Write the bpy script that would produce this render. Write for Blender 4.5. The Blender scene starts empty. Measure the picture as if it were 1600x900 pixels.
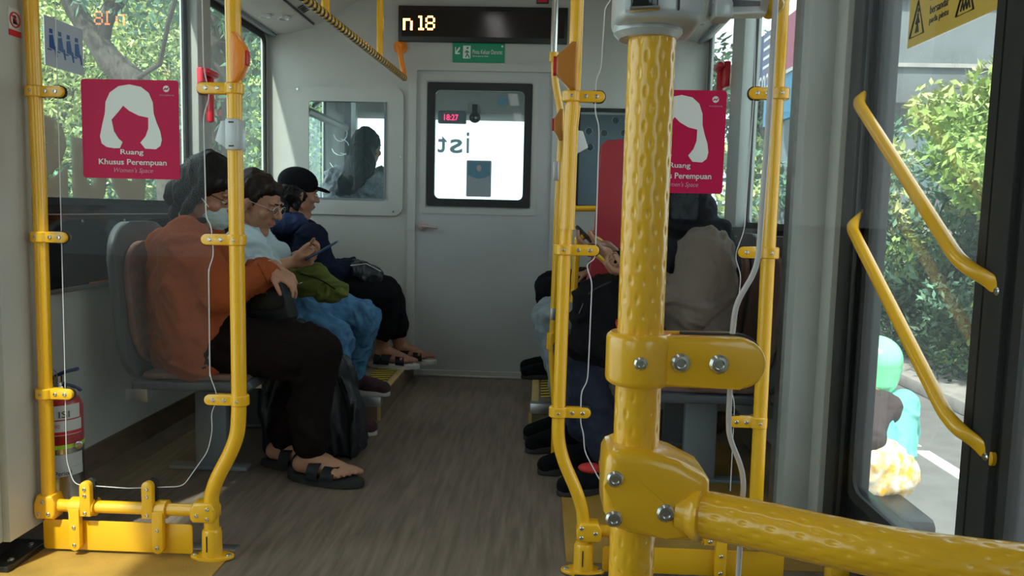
import bpy, bmesh, math, random
from mathutils import Vector, Matrix, noise
random.seed(7)
PI = math.pi
SC = bpy.context.scene
COL = SC.collection
V = Vector

# ------------------------------------------------------------------ camera
_y = V((45, 119, -1232)).normalized()
_z = V((300, 12650, 1232)); _z = (_z - _z.dot(_y)*_y).normalized()
_x = _y.cross(_z)
cam_d = bpy.data.cameras.new('camera'); cam = bpy.data.objects.new('camera', cam_d); COL.objects.link(cam)
cam_d.lens = 36*1232/1600; cam_d.sensor_width = 36; cam_d.clip_start = .02; cam_d.clip_end = 400
cam.matrix_world = Matrix(((_x.x, _x.y, _x.z, 0), (_y.x, _y.y, _y.z, 0), (_z.x, _z.y, _z.z, 1), (0, 0, 0, 1)))
SC.camera = cam

# ------------------------------------------------------------------ sky, sun, exposure
SKY_STRENGTH = 2.6
SUN_STRENGTH = 9.0
w = bpy.data.worlds.new('sky'); SC.world = w; w.use_nodes = True
wn = w.node_tree; wn.nodes.clear()
wo = wn.nodes.new('ShaderNodeOutputWorld'); wb = wn.nodes.new('ShaderNodeBackground')
wc = wn.nodes.new('ShaderNodeTexCoord'); wz = wn.nodes.new('ShaderNodeTexNoise'); wr = wn.nodes.new('ShaderNodeValToRGB')
wz.inputs['Scale'].default_value = 3
wr.color_ramp.elements[0].color = (.80, .90, 1, 1); wr.color_ramp.elements[1].color = (.97, .99, 1, 1)
wr.color_ramp.elements[0].position = .35; wr.color_ramp.elements[1].position = .65
wn.links.new(wc.outputs['Generated'], wz.inputs['Vector']); wn.links.new(wz.outputs['Fac'], wr.inputs['Fac'])
wn.links.new(wr.outputs['Color'], wb.inputs['Color']); wb.inputs['Strength'].default_value = SKY_STRENGTH
wn.links.new(wb.outputs[0], wo.inputs[0])
sun_d = bpy.data.lights.new('sun', 'SUN'); sun = bpy.data.objects.new('sun', sun_d); COL.objects.link(sun)
sun_d.energy = SUN_STRENGTH; sun_d.angle = .03; sun_d.color = (1, .93, .82)
sun.rotation_euler = V((.22, .55, -.85)).to_track_quat('-Z', 'Y').to_euler()
sun.location = (0, 0, 12)
SC.view_settings.view_transform = 'Standard'; SC.view_settings.look = 'None'
SC.view_settings.gamma = 1; SC.view_settings.use_curve_mapping = False
SC.view_settings.exposure = 0.12
SC.cycles.transparent_max_bounces = 24; SC.cycles.max_bounces = 8; SC.cycles.sample_clamp_indirect = 6

# ------------------------------------------------------------------ measuring helpers: a sight line met with a real plane of the bus
def ray(px, py):
    return (_x*0 + V((V((px-800, 450-py, -1232)).dot(_x), V((px-800, 450-py, -1232)).dot(_y), V((px-800, 450-py, -1232)).dot(_z))))
def P(px, py, Y):
    r = ray(px, py); t = Y/r.y; return V((r.x*t, Y, 1+r.z*t))
def PX(px, py, X):
    r = ray(px, py); t = X/r.x; return V((X, r.y*t, 1+r.z*t))
def PZ(px, py, Z=0.):
    r = ray(px, py); t = (Z-1)/r.z; return V((r.x*t, r.y*t, Z))

# ------------------------------------------------------------------ materials
M = {}
def mat(name, col, rough=.5, metal=0, var=0, scale=8, stretch=(1, 1, 1), bump=0, bscale=None, coat=0, col2=None, spec=None, emit=None, estr=0, trans=0, sss=0):
    m = bpy.data.materials.new(name); m.use_nodes = True; nt = m.node_tree; b = nt.nodes['Principled BSDF']
    b.inputs['Base Color'].default_value = (*col, 1); b.inputs['Roughness'].default_value = rough; b.inputs['Metallic'].default_value = metal
    if coat: b.inputs['Coat Weight'].default_value = coat; b.inputs['Coat Roughness'].default_value = .08
    if spec is not None: b.inputs['Specular IOR Level'].default_value = spec
    if emit: b.inputs['Emission Color'].default_value = (*emit, 1); b.inputs['Emission Strength'].default_value = estr
    if sss: b.inputs['Subsurface Weight'].default_value = sss; b.inputs['Subsurface Radius'].default_value = (.02, .008, .004)
    if var or bump or col2:
        tc = nt.nodes.new('ShaderNodeTexCoord'); mp = nt.nodes.new('ShaderNodeMapping'); mp.inputs['Scale'].default_value = stretch
        nt.links.new(tc.outputs['Object'], mp.inputs['Vector'])
        n = nt.nodes.new('ShaderNodeTexNoise'); n.inputs['Scale'].default_value = scale; n.inputs['Detail'].default_value = 6
        nt.links.new(mp.outputs[0], n.inputs['Vector'])
        r = nt.nodes.new('ShaderNodeValToRGB'); nt.links.new(n.outputs['Fac'], r.inputs['Fac'])
        c2 = col2 or tuple(c*(1-var) for c in col)
        r.color_ramp.elements[0].position = .35; r.color_ramp.elements[1].position = .65
        r.color_ramp.elements[0].color = (*c2, 1); r.color_ramp.elements[1].color = (*[min(1, c*(1+var*.4)) for c in col], 1)
        nt.links.new(r.outputs[0], b.inputs['Base Color'])
        if bump:
            n2 = nt.nodes.new('ShaderNodeTexNoise'); n2.inputs['Scale'].default_value = bscale or scale*6; n2.inputs['Detail'].default_value = 4
            nt.links.new(mp.outputs[0], n2.inputs['Vector'])
            bp = nt.nodes.new('ShaderNodeBump'); bp.inputs['Strength'].default_value = bump; bp.inputs['Distance'].default_value = .004
            nt.links.new(n2.outputs['Fac'], bp.inputs['Height']); nt.links.new(bp.outputs[0], b.inputs['Normal'])
    M[name] = m; return m
def glassmat(name, tint, ior=1.45, rough=0., haze=0, hazecol=(.6, .65, .65), front=False):
    m = bpy.data.materials.new(name); m.use_nodes = True; nt = m.node_tree; nt.nodes.clear()
    o = nt.nodes.new('ShaderNodeOutputMaterial'); t = nt.nodes.new('ShaderNodeBsdfTransparent'); g = nt.nodes.new('ShaderNodeBsdfGlossy')
    f = nt.nodes.new('ShaderNodeFresnel'); x = nt.nodes.new('ShaderNodeMixShader')
    t.inputs[0].default_value = (*tint, 1); g.inputs['Roughness'].default_value = rough; f.inputs[0].default_value = ior
    ge = nt.nodes.new('ShaderNodeNewGeometry'); mm = nt.nodes.new('ShaderNodeMath'); mm.operation = 'MULTIPLY'; im = nt.nodes.new('ShaderNodeMath'); im.operation = 'SUBTRACT'; im.inputs[0].default_value = 1
    nt.links.new(ge.outputs['Backfacing'], im.inputs[1]); nt.links.new(f.outputs[0], mm.inputs[0]); nt.links.new(im.outputs[0], mm.inputs[1])
    nt.links.new(mm.outputs[0], x.inputs[0]); nt.links.new(t.outputs[0], x.inputs[1]); nt.links.new(g.outputs[0], x.inputs[2])
    last = x
    if haze:
        d = nt.nodes.new('ShaderNodeBsdfDiffuse'); d.inputs[0].default_value = (*hazecol, 1)
        tl = nt.nodes.new('ShaderNodeBsdfTranslucent'); tl.inputs[0].default_value = (*hazecol, 1)
        a = nt.nodes.new('ShaderNodeAddShader'); nt.links.new(d.outputs[0], a.inputs[0]); nt.links.new(tl.outputs[0], a.inputs[1])
        y = nt.nodes.new('ShaderNodeMixShader'); y.inputs[0].default_value = haze
        nt.links.new(x.outputs[0], y.inputs[1]); nt.links.new((d if front else tl).outputs[0], y.inputs[2]); last = y
    nt.links.new(last.outputs[0], o.inputs[0]); M[name] = m; return m
mat('yellow', (.88, .455, .012), .26, coat=.5)
mat('yellow_floor', (.42, .235, .045), .55, var=.22, scale=6, bump=.3, bscale=160)
mat('floor', (.20, .148, .113), .5, var=.32, scale=5, stretch=(9, .7, 1), bump=.15, bscale=80)
mat('floor_side', (.17, .115, .075), .55, var=.25, scale=5, stretch=(2, 2, 8))
mat('panel', (.47, .47, .445), .45, var=.05, scale=2.5, bump=.1, bscale=220)
mat('door_panel', (.44, .45, .455), .4, var=.06, scale=2)
mat('ceiling', (.50, .49, .47), .5, var=.04, scale=3)
mat('post', (.46, .48, .47), .35, var=.05, scale=4)
mat('seal', (.012, .013, .015), .4)
mat('black', (.012, .012, .013), .35, var=.2, scale=10)
mat('black_gloss', (.008, .009, .011), .08)
mat('rubber', (.02, .02, .02), .75, bump=.2, bscale=80)
mat('steel', (.62, .61, .58), .22, 1)
mat('alu', (.6, .61, .62), .38, 1, var=.1, scale=30)
mat('grey_paint', (.20, .225, .26), .45)
mat('silver_plastic', (.52, .54, .56), .3, .15)
mat('white_plastic', (.78, .78, .78), .35)
mat('orange', (.85, .25, .012), .3, coat=.4)
mat('orange_dark', (.42, .15, .012), .35)
mat('red_plastic', (.62, .012, .03), .3, coat=.3)
mat('red_board', (.42, .025, .04), .45, var=.12, scale=5)
mat('pink', (.47, .004, .058), .5, spec=.2)
mat('sign_white', (.66, .66, .64), .5)
mat('sign_grey', (.50, .53, .62), .5)
mat('sign_blue', (.02, .10, .35), .5)
mat('sign_pinkish', (.75, .25, .33), .5)
mat('white', (.8, .8, .8), .5)
mat('green_sign', (.005, .27, .13), .45)
mat('dark_green', (.01, .07, .04), .45)
mat('tan_edge', (.50, .34, .13), .5)
mat('tape_yellow', (.62, .46, .04), .5)
mat('tape_black', (.015, .015, .015), .5)
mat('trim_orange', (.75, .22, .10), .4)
mat('led_face', (.014, .010, .010), .15)
mat('led', (1, .25, .05), .5, emit=(1, .30, .07), estr=14)
mat('clock_red', (1, .05, .1), .5, emit=(1, .03, .12), estr=3)
mat('lamp', (1, 1, 1), .5, emit=(1, .97, .92), estr=3)
mat('skin', (.42, .205, .125), .5, var=.12, scale=12, sss=.1, bump=.1, bscale=300)
mat('skin_tan', (.36, .165, .10), .5, var=.12, scale=12, sss=.1, bump=.1, bscale=300)
mat('lip', (.35, .10, .08), .5)
mat('eye_white', (.7, .68, .64), .3)
mat('hair', (.008, .006, .006), .5, var=.5, scale=6, stretch=(12, 12, 1.0), bump=.4, bscale=14, spec=.22)
mat('hair_brown', (.022, .012, .008), .5, var=.5, scale=6, stretch=(10, 10, 1.5), bump=.4, bscale=14, spec=.22)
mat('sweater', (.31, .070, .020), .85, spec=.2, var=.15, scale=5, stretch=(1, 1, 1), bump=.5, bscale=140)
mat('batik', (.03, .015, .012), .7, col2=(.45, .33, .2), scale=38)
mat('brown_trousers', (.010, .0055, .0055), .9, spec=.12, var=.2, scale=5)
mat('shirt', (.42, .53, .58), .8, var=.08, scale=4)
mat('denim', (.035, .115, .24), .85, col2=(.075, .22, .38), scale=26, bump=.4, bscale=200)
mat('grey_denim', (.20, .235, .27), .85, var=.25, scale=20, bump=.3, bscale=200)
mat('navy_denim', (.008, .014, .04), .85, var=.3, scale=20)
mat('navy', (.006, .010, .028), .85, spec=.15, var=.25, scale=6)
mat('hood_blue', (.008, .022, .085), .85, var=.15, scale=6)
mat('black_cloth', (.006, .006, .008), .9, spec=.12, var=.2, scale=6)
mat('black_sheen', (.014, .018, .024), .42, var=.35, scale=5, stretch=(1, 1, 3))
mat('leather', (.007, .007, .009), .45, spec=.25, var=.2, scale=9, bump=.3, bscale=200)
mat('olive', (.10, .125, .018), .9, var=.18, scale=10, bump=.3, bscale=160)
mat('taupe', (.155, .118, .095), .85, var=.14, scale=5, bump=.2, bscale=150)
mat('hijab', (.009, .009, .014), .85, spec=.15, var=.3, scale=6)
mat('white_fluff', (.50, .50, .52), .95, var=.25, scale=22, bump=1, bscale=60)
mat('maroon', (.055, .018, .026), .8, var=.3, scale=60)
mat('sole', (.50, .48, .46), .6)
mat('mask', (.42, .55, .56), .8, bump=.3, bscale=30)
mat('red_cloth', (.55, .03, .025), .7)
mat('phone_body', (.03, .05, .12), .3)
mat('phone_screen', (.02, .02, .03), .1)
mat('phone_yellow', (.75, .42, .03), .4)
mat('seat_shell', (.075, .085, .095), .45)
mat('seat_pad', (.20, .105, .085), .8, var=.15, scale=30, bump=.2, bscale=150)
mat('ext_red', (.45, .008, .012), .3, coat=.4)
mat('ext_blue', (.01, .03, .16), .4)
mat('lime', (.5, .75, .03), .5)
mat('label', (.62, .62, .60), .6)
mat('label_ink', (.06, .06, .07), .6)
mat('sticker_yellow', (.72, .50, .09), .5)
mat('notice', (.30, .33, .36), .6)
mat('notice_blue', (.10, .22, .30), .6)
glassmat('window_letter', (.22, .20, .18), 1.2, haze=.8, hazecol=(.28, .245, .21))
glassmat('windshield_letter', (.26, .29, .29), 1.2)
mat('bark', (.075, .06, .052), .9, var=.4, scale=14, stretch=(3, 3, 1), bump=1, bscale=30)
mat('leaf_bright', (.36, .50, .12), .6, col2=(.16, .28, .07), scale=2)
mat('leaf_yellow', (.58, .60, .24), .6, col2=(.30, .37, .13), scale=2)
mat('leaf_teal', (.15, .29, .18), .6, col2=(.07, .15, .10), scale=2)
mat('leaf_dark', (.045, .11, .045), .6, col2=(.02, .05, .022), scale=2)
mat('asphalt', (.16, .155, .15), .9, var=.15, scale=4, bump=.5, bscale=120)
mat('concrete', (.32, .31, .30), .85, var=.18, scale=2)
mat('kerb', (.30, .28, .26), .85, var=.2, scale=5)
mat('paint_white', (.75, .75, .73), .7, var=.1, scale=10)
mat('grass', (.06, .12, .03), .9, var=.4, scale=6)
mat('billboard_navy', (.02, .03, .14), .5)
mat('billboard_magenta', (.32, .03, .10), .5)
mat('billboard_blue', (.01, .20, .40), .5)
mat('building_grey', (.14, .16, .17), .8, var=.15, scale=1)
mat('building_white', (.55, .56, .56), .8, var=.1, scale=1)
mat('building_glass', (.12, .17, .2), .2)
mat('helmet_green', (.25, .85, .45), .3, coat=.5)
mat('rider_back', (.055, .035, .035), .85, var=.2, scale=9)
mat('rider_teal', (.16, .50, .44), .8)
mat('rider_floral', (.75, .42, .04), .8, col2=(.8, .78, .7), scale=22)
mat('bike_body', (.32, .33, .35), .3, coat=.4)
mat('tyre', (.015, .015, .015), .8)
mat('tail_lamp', (.5, .01, .01), .3)
mat('gold', (.7, .5, .2), .3, 1)
mat('dash', (.02, .02, .022), .6)
glassmat('window_glass', (.86, .95, .93), 1.5, haze=.028)
glassmat('door_glass', (.88, .93, .92), 1.5, haze=.028)
glassmat('cab_glass', (.90, .96, .98), 1.45, haze=.05, hazecol=(.4, .5, .55), front=True)
glassmat('acrylic', (.95, .96, .96), 1.27)
glassmat('lens', (.93, .95, .95), 1.4)
mat('acrylic_edge', (.62, .60, .62), .25)

# ------------------------------------------------------------------ mesh helpers
def frame(d):
    d = d.normalized(); a = V((0, 0, 1)) if abs(d.z) < .9 else V((1, 0, 0))
    u = d.cross(a).normalized(); return u, d.cross(u).normalized() * 1.0
def smooth(me, angle=35):
    me.polygons.foreach_set('use_smooth', [True]*len(me.polygons))
    if angle < 180: me.set_sharp_from_angle(angle=math.radians(angle))
class MB:
    def __init__(s): s.bm = bmesh.new()
    def box(s, lo, hi, bevel=0, rot=None, piv=None):
        lo, hi = V(lo), V(hi); c = (lo+hi)/2; d = hi-lo
        r = bmesh.ops.create_cube(s.bm, size=1); vs = r['verts']
        for v in vs: v.co = V((v.co.x*d.x, v.co.y*d.y, v.co.z*d.z))
        if rot is not None:
            for v in vs: v.co = rot @ v.co
        for v in vs: v.co += c
        if bevel:
            es = list({e for v in vs for e in v.link_edges})
            bmesh.ops.bevel(s.bm, geom=es, offset=bevel, segments=2, affect='EDGES', profile=.5)
        return s
    def tube(s, pts, r, seg=14, cap=True, closed=False, flat=1.0, updir=None):
        pts = [V(p) for p in pts]; n = len(pts)
        rs = r if isinstance(r, (list, tuple)) else [r]*n
        tang = []
        for i in range(n):
            if closed: t = pts[(i+1) % n]-pts[i-1]
            else: t = pts[min(i+1, n-1)]-pts[max(i-1, 0)]
            tang.append(t.normalized())
        u, v = frame(tang[0])
        if updir is not None:
            u = (V(updir)-V(updir).dot(tang[0])*tang[0]).normalized(); v = tang[0].cross(u)
        rings = []
        for i in range(n):
            if i:
                u = (u-u.dot(tang[i])*tang[i]).normalized(); v = tang[i].cross(u)
            rings.append([s.bm.verts.new(pts[i]+rs[i]*(math.cos(2*PI*k/seg)*u+math.sin(2*PI*k/seg)*v*flat)) for k in range(seg)])
        m = n if closed else n-1
        for i in range(m):
            a, b = rings[i], rings[(i+1) % n]
            for k in range(seg): s.bm.faces.new((a[k], a[(k+1) % seg], b[(k+1) % seg], b[k]))
        if cap and not closed:
            s.bm.faces.new(rings[0][::-1]); s.bm.faces.new(rings[-1])
        return s
    def prism(s, poly, off, bevel=0, seg=2):
        # poly: list of world points; off: extrusion vector
        a = [s.bm.verts.new(V(p)) for p in poly]; b = [s.bm.verts.new(V(p)+V(off)) for p in poly]
        n = len(a); fs = [s.bm.faces.new(a), s.bm.faces.new(b[::-1])]
        for i in range(n): fs.append(s.bm.faces.new((a[i], b[i], b[(i+1) % n], a[(i+1) % n])))
        if bevel:
            es = list(fs[0].edges)+list(fs[1].edges)
            bmesh.ops.bevel(s.bm, geom=es, offset=bevel, segments=seg, affect='EDGES', profile=.5)
        return s
    def lathe(s, base, axis, prof, seg=24):
        base = V(base); ax = V(axis).normalized(); u, v = frame(ax); rings = []
        for t, r in prof:
            rings.append([s.bm.verts.new(base+ax*t+max(r, 1e-5)*(math.cos(2*PI*k/seg)*u+math.sin(2*PI*k/seg)*v)) for k in range(seg)])
        for i in range(len(rings)-1):
            for k in range(seg): s.bm.faces.new((rings[i][k], rings[i][(k+1) % seg], rings[i+1][(k+1) % seg], rings[i+1][k]))
        s.bm.faces.new(rings[0][::-1]); s.bm.faces.new(rings[-1]); return s
    def ell(s, c, r, f=None, u=None, seg=20):
        c = V(c); r = V(r) if not isinstance(r, (int, float)) else V((r, r, r))
        q = bmesh.ops.create_uvsphere(s.bm, u_segments=seg, v_segments=max(8, seg*2//3), radius=1)
        if f is None: R = Matrix.Identity(3)
        else:
            f = V(f).normalized(); u = V(u or (0, 0, 1)); sd = f.cross(u).normalized(); u = sd.cross(f)
            R = Matrix((sd, f, u)).transposed()
        for v in q['verts']: v.co = c+R @ V((v.co.x*r.x, v.co.y*r.y, v.co.z*r.z))
        return s
    def cap(s, a, b, ra, rb=None, seg=16):
        a, b = V(a), V(b); rb = ra if rb is None else rb; d = b-a; L = d.length
        if L < 1e-6: return s.ell(a, ra)
        prof = [(-ra*math.cos(t), ra*math.sin(t)) for t in [.02, .4, .8, 1.2]]+[(0, ra)]
        prof += [(L, rb)]+[(L+rb*math.sin(t), rb*math.cos(t)) for t in [.4, .8, 1.2, 1.55]]
        return s.lathe(a, d, prof, seg)
    def chain(s, pts, rs):
        for i in range(len(pts)-1): s.cap(pts[i], pts[i+1], rs[i], rs[i+1])
        return s
def wl(o):
    p = V((0, 0, 0))
    while o is not None: p += o.location; o = o.parent
    return p
def link(name, me, m, parent=None, origin=None):
    o = bpy.data.objects.new(name, me); COL.objects.link(o)
    if m is not None: me.materials.clear(); me.materials.append(M[m] if isinstance(m, str) else m)
    if parent is not None:
        o.parent = parent; me.transform(Matrix.Translation(-wl(parent)))
    else:
        if origin is None:
            xs = [v.co for v in me.vertices]
            origin = V((sum(v.x for v in xs)/len(xs), sum(v.y for v in xs)/len(xs), min(v.z for v in xs)))
        me.transform(Matrix.Translation(-V(origin))); o.location = origin
    return o
def obj(name, mb, m, parent=None, angle=35, origin=None, nrm=True):
    if nrm: bmesh.ops.recalc_face_normals(mb.bm, faces=mb.bm.faces)
    me = bpy.data.meshes.new(name); mb.bm.to_mesh(me); mb.bm.free(); smooth(me, angle)
    return link(name, me, m, parent, origin)
def tag(o, label, cat, group=None):
    o['label'] = label; o['category'] = cat
    if group: o['group'] = group
    return o
def thing(name, label, cat, loc=(0, 0, 0), group=None):
    o = bpy.data.objects.new(name, None); COL.objects.link(o); o.location = loc; o.empty_display_size = .1
    return tag(o, label, cat, group)
def struct(o): o['kind'] = 'structure'; return o
def sroot(name, loc=(0, 0, 0)):
    o = bpy.data.objects.new(name, None); COL.objects.link(o); o.location = loc; o['kind'] = 'structure'; return o
def evalmesh(me, mods):
    o = bpy.data.objects.new('tmp', me); COL.objects.link(o)
    for t, kw in mods:
        md = o.modifiers.new(t, t)
        for k, v in kw.items(): setattr(md, k, v)
    dg = bpy.context.evaluated_depsgraph_get(); dg.update()
    r = bpy.data.meshes.new_from_object(o.evaluated_get(dg)); bpy.data.objects.remove(o); return r
def blob(name, mb, m, parent=None, vox=.008, it=4, wr=0, ws=9, st=(1, 1, 1), origin=None, hang=0):
    me = bpy.data.meshes.new(name); bmesh.ops.recalc_face_normals(mb.bm, faces=mb.bm.faces); mb.bm.to_mesh(me); mb.bm.free()
    me = evalmesh(me, [('REMESH', dict(mode='VOXEL', voxel_size=vox, adaptivity=0)), ('SMOOTH', dict(factor=.6, iterations=it))])
    me.name = name
    if wr:
        n = len(me.vertices); co = [0.]*(3*n); no = [0.]*(3*n); me.vertices.foreach_get('co', co); me.vertices.foreach_get('normal', no); nz = noise.noise
        for i in range(0, 3*n, 3):
            p = V((co[i]*st[0]*ws, co[i+1]*st[1]*ws, co[i+2]*st[2]*ws)); g = nz(p*.6+V((5, 2, 7)))
            p2 = p+V((g, g, -g))*1.2
            d = 1.9*wr*(.9*nz(p)+1.1*(.35-abs(nz(p2*.9+V((9, 3, 1)))*1.8))+.5*(.3-abs(nz(p2*2.1)*1.6)))
            d = max(d, -.55*wr)
            co[i] += no[i]*d; co[i+1] += no[i+1]*d; co[i+2] += no[i+2]*d
        me.vertices.foreach_set('co', co); me.update()
    smooth(me, 180)
    return link(name, me, m, parent, origin)
def fillet(pts, r, n=6):
    pts = [V(p) for p in pts]; out = [pts[0]]
    for i in range(1, len(pts)-1):
        a, b, c = pts[i-1], pts[i], pts[i+1]
        d1 = min(r, (a-b).length*.45); d2 = min(r, (c-b).length*.45)
        p, q = b+(a-b).normalized()*d1, b+(c-b).normalized()*d2
        for k in range(n+1):
            t = k/n; out.append((1-t)**2*p+2*t*(1-t)*b+t*t*q)
    out.append(pts[-1]); return out
def rrect(x0, z0, x1, z1, r, n=5):
    o = []
    for cx, cz, a0 in ((x1-r, z1-r, 0), (x0+r, z1-r, PI/2), (x0+r, z0+r, PI), (x1-r, z0+r, 3*PI/2)):
        for k in range(n+1): o.append((cx+r*math.cos(a0+k*PI/2/n), cz+r*math.sin(a0+k*PI/2/n)))
    return o
def grid_wall(axis, pos, th, u, v, holes):
    # slab with rectangular openings; axis 'x': plane x=pos, (u,v)=(y,z); axis 'y': (u,v)=(x,z)
    us = sorted({u[0], u[1], *[h[0] for h in holes], *[h[1] for h in holes]}); vs = sorted({v[0], v[1], *[h[2] for h in holes], *[h[3] for h in holes]})
    mb = MB()
    def pt(a, b, k): return V((pos+k*th, a, b)) if axis == 'x' else V((a, pos+k*th, b))
    def solid(i, j):
        if i < 0 or j < 0 or i >= len(us)-1 or j >= len(vs)-1: return False
        a, b = (us[i]+us[i+1])/2, (vs[j]+vs[j+1])/2
        return not any(h[0] < a < h[1] and h[2] < b < h[3] for h in holes)
    cache = {}
    def vt(i, j, k):
        if (i, j, k) not in cache: cache[i, j, k] = mb.bm.verts.new(pt(us[i], vs[j], k))
        return cache[i, j, k]
    for i in range(len(us)-1):
        for j in range(len(vs)-1):
            if not solid(i, j): continue
            for k in (0, 1): mb.bm.faces.new((vt(i, j, k), vt(i+1, j, k), vt(i+1, j+1, k), vt(i, j+1, k)))
            for (di, dj, e) in ((-1, 0, ((i, j), (i, j+1))), (1, 0, ((i+1, j), (i+1, j+1))), (0, -1, ((i, j), (i+1, j))), (0, 1, ((i, j+1), (i+1, j+1)))):
                if not solid(i+di, j+dj): mb.bm.faces.new((vt(*e[0], 0), vt(*e[1], 0), vt(*e[1], 1), vt(*e[0], 1)))
    return mb
def framebars(axis, pos, th, u0, u1, v0, v1, wdt, r=.03, inner_r=None):
    # rounded frame ring
    mb = MB(); a = rrect(u0, v0, u1, v1, r, 6); b = rrect(u0+wdt, v0+wdt, u1-wdt, v1-wdt, inner_r or max(r-wdt*.5, .008), 6)
    def pt(q, k): return V((pos+k*th, q[0], q[1])) if axis == 'x' else V((q[0], pos+k*th, q[1]))
    n = len(a); L = [[mb.bm.verts.new(pt(q, k)) for q in ring] for ring in (a, b) for k in (0, 1)]
    for i in range(n):
        j = (i+1) % n
        mb.bm.faces.new((L[0][i], L[0][j], L[2][j], L[2][i])); mb.bm.faces.new((L[1][i], L[1][j], L[3][j], L[3][i]))
        mb.bm.faces.new((L[0][i], L[0][j], L[1][j], L[1][i])); mb.bm.faces.new((L[2][i], L[2][j], L[3][j], L[3][i]))
    return mb
def pane(axis, pos, th, u0, u1, v0, v1):
    mb = MB()
    if axis == 'x': mb.box((min(pos, pos+th), u0, v0), (max(pos, pos+th), u1, v1))
    else: mb.box((u0, min(pos, pos+th), v0), (u1, max(pos, pos+th), v1))
    return mb
def text(name, body, o, xd, yd, wdt, h, m, parent, dep=.0012, shear=0, bold=0):
    # lettering mesh fitted to a wdt x h box with its lower left corner at o
    cu = bpy.data.curves.new(name, 'FONT'); cu.body = body; cu.extrude = .02; cu.shear = shear; cu.offset = bold; cu.resolution_u = 3
    t = bpy.data.objects.new(name, cu); COL.objects.link(t); dg = bpy.context.evaluated_depsgraph_get(); dg.update()
    me = bpy.data.meshes.new_from_object(t.evaluated_get(dg)); bpy.data.objects.remove(t)
    xs = [v.co.x for v in me.vertices]; ys = [v.co.y for v in me.vertices]
    xd, yd = V(xd).normalized(), V(yd).normalized(); nd = xd.cross(yd)
    for v in me.vertices:
        c = v.co.copy(); v.co = V(o)+xd*((c.x-min(xs))/(max(xs)-min(xs))*wdt)+yd*((c.y-min(ys))/(max(ys)-min(ys))*h)+nd*(dep if c.z > 0 else 0)
    me.materials.clear(); return link(name, me, m, parent)
BOLT = None
def bolt(parent, p, d, r=.0065, m='steel'):
    global BOLT
    if BOLT is None:
        mb = MB(); prof = [(0, 1.0), (.25, 1.0), (.5, .75), (.52, .5), (.2, .45)]
        mb.lathe((0, 0, 0), (0, -1, 0), prof, 12)
        me = bpy.data.meshes.new('bolt'); bmesh.ops.recalc_face_normals(mb.bm, faces=mb.bm.faces); mb.bm.to_mesh(me); mb.bm.free(); smooth(me); me.materials.append(M['steel'])
        BOLT = me
    o = bpy.data.objects.new('bolt', BOLT); COL.objects.link(o); o.parent = parent; o.location = V(p)-wl(parent)
    o.rotation_euler = V((0, -1, 0)).rotation_difference(V(d)).to_euler(); o.scale = (r, r, r); return o
def copy_tree(o, parent=None):
    c = o.copy(); COL.objects.link(c)
    if parent is not None: c.parent = parent
    for ch in list(o.children): copy_tree(ch, c)
    return c
# ================================================================== THE BUS SHELL
YB = 4.66; XL = -1.62; XR = .93; ZC = 2.32; YR = -3.2
fl = obj('floor', MB().box((XL-.02, YR, -.05), (XR+.02, YB+.02, 0)), 'floor', origin=(0, 0, 0)); struct(fl)
struct(obj('ceiling', MB().box((XL-.05, YR, ZC), (XR+.05, 6.6, ZC+.05)), 'ceiling'))
# side walls with window openings (u = y, v = z)
LW = [(2.14, 3.585, .985, 1.99), (3.76, 4.62, .985, 1.975)]
RW = [(2.58, 3.62, .95, 2.03), (3.80, 4.60, .95, 2.03)]
BACKWIN = [(-2.9, -1.75, .95, 2.03), (-1.6, -.45, .95, 2.03)]
wlft = struct(obj('wall_left', grid_wall('x', XL, -.025, (YR, 6.6), (-.05, ZC), LW+BACKWIN+[(.1, 1.95, .06, 2.1), (4.9, 5.9, 1.0, 1.9)]), 'panel'))
wrgt = struct(obj('wall_right', grid_wall('x', XR, .025, (YR, 6.6), (-.05, ZC), RW+BACKWIN+[(.86, 2.30, .06, 2.14), (4.9, 5.9, 1.0, 1.9)]), 'panel'))
struct(obj('wall_back', grid_wall('y', YR, -.05, (XL, XR), (-.05, ZC), []), 'panel'))
wf = struct(obj('wall_front', grid_wall('y', YB, .05, (XL, XR), (0, ZC), [(-1.40, -.925, 1.05, 1.62), (-.745, .06, .03, 1.80), (.20, .80, 1.03, 1.60)]), 'panel'))
# raised frame moulding round the left cab window
obj('window_surround', framebars('y', YB-.012, .012, -1.46, -.815, .955, 1.70, .085, .06), 'panel', wf)
for q in ((-1.44, 1.68), (-.83, 1.3), (-.87, .98)):
    obj('screw', MB().lathe((q[0], YB-.013, q[1]), (0, -1, 0), [(0, .007), (.003, .006)], 10), 'steel', wf)
# coved corner strips: vinyl carried up the wall foot
for sd, X in (('left', XL), ('right', XR)):
    s = 1 if sd == 'left' else -1
    mb = MB(); mb.prism([(X, -.5, 0), (X+s*.10, -.5, 0), (X+s*.03, -.5, .03), (X+s*.008, -.5, .11), (X, -.5, .11)], (0, YB+.5, 0))
    struct(obj('baseboard_'+sd, mb, 'floor_side'))
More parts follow.
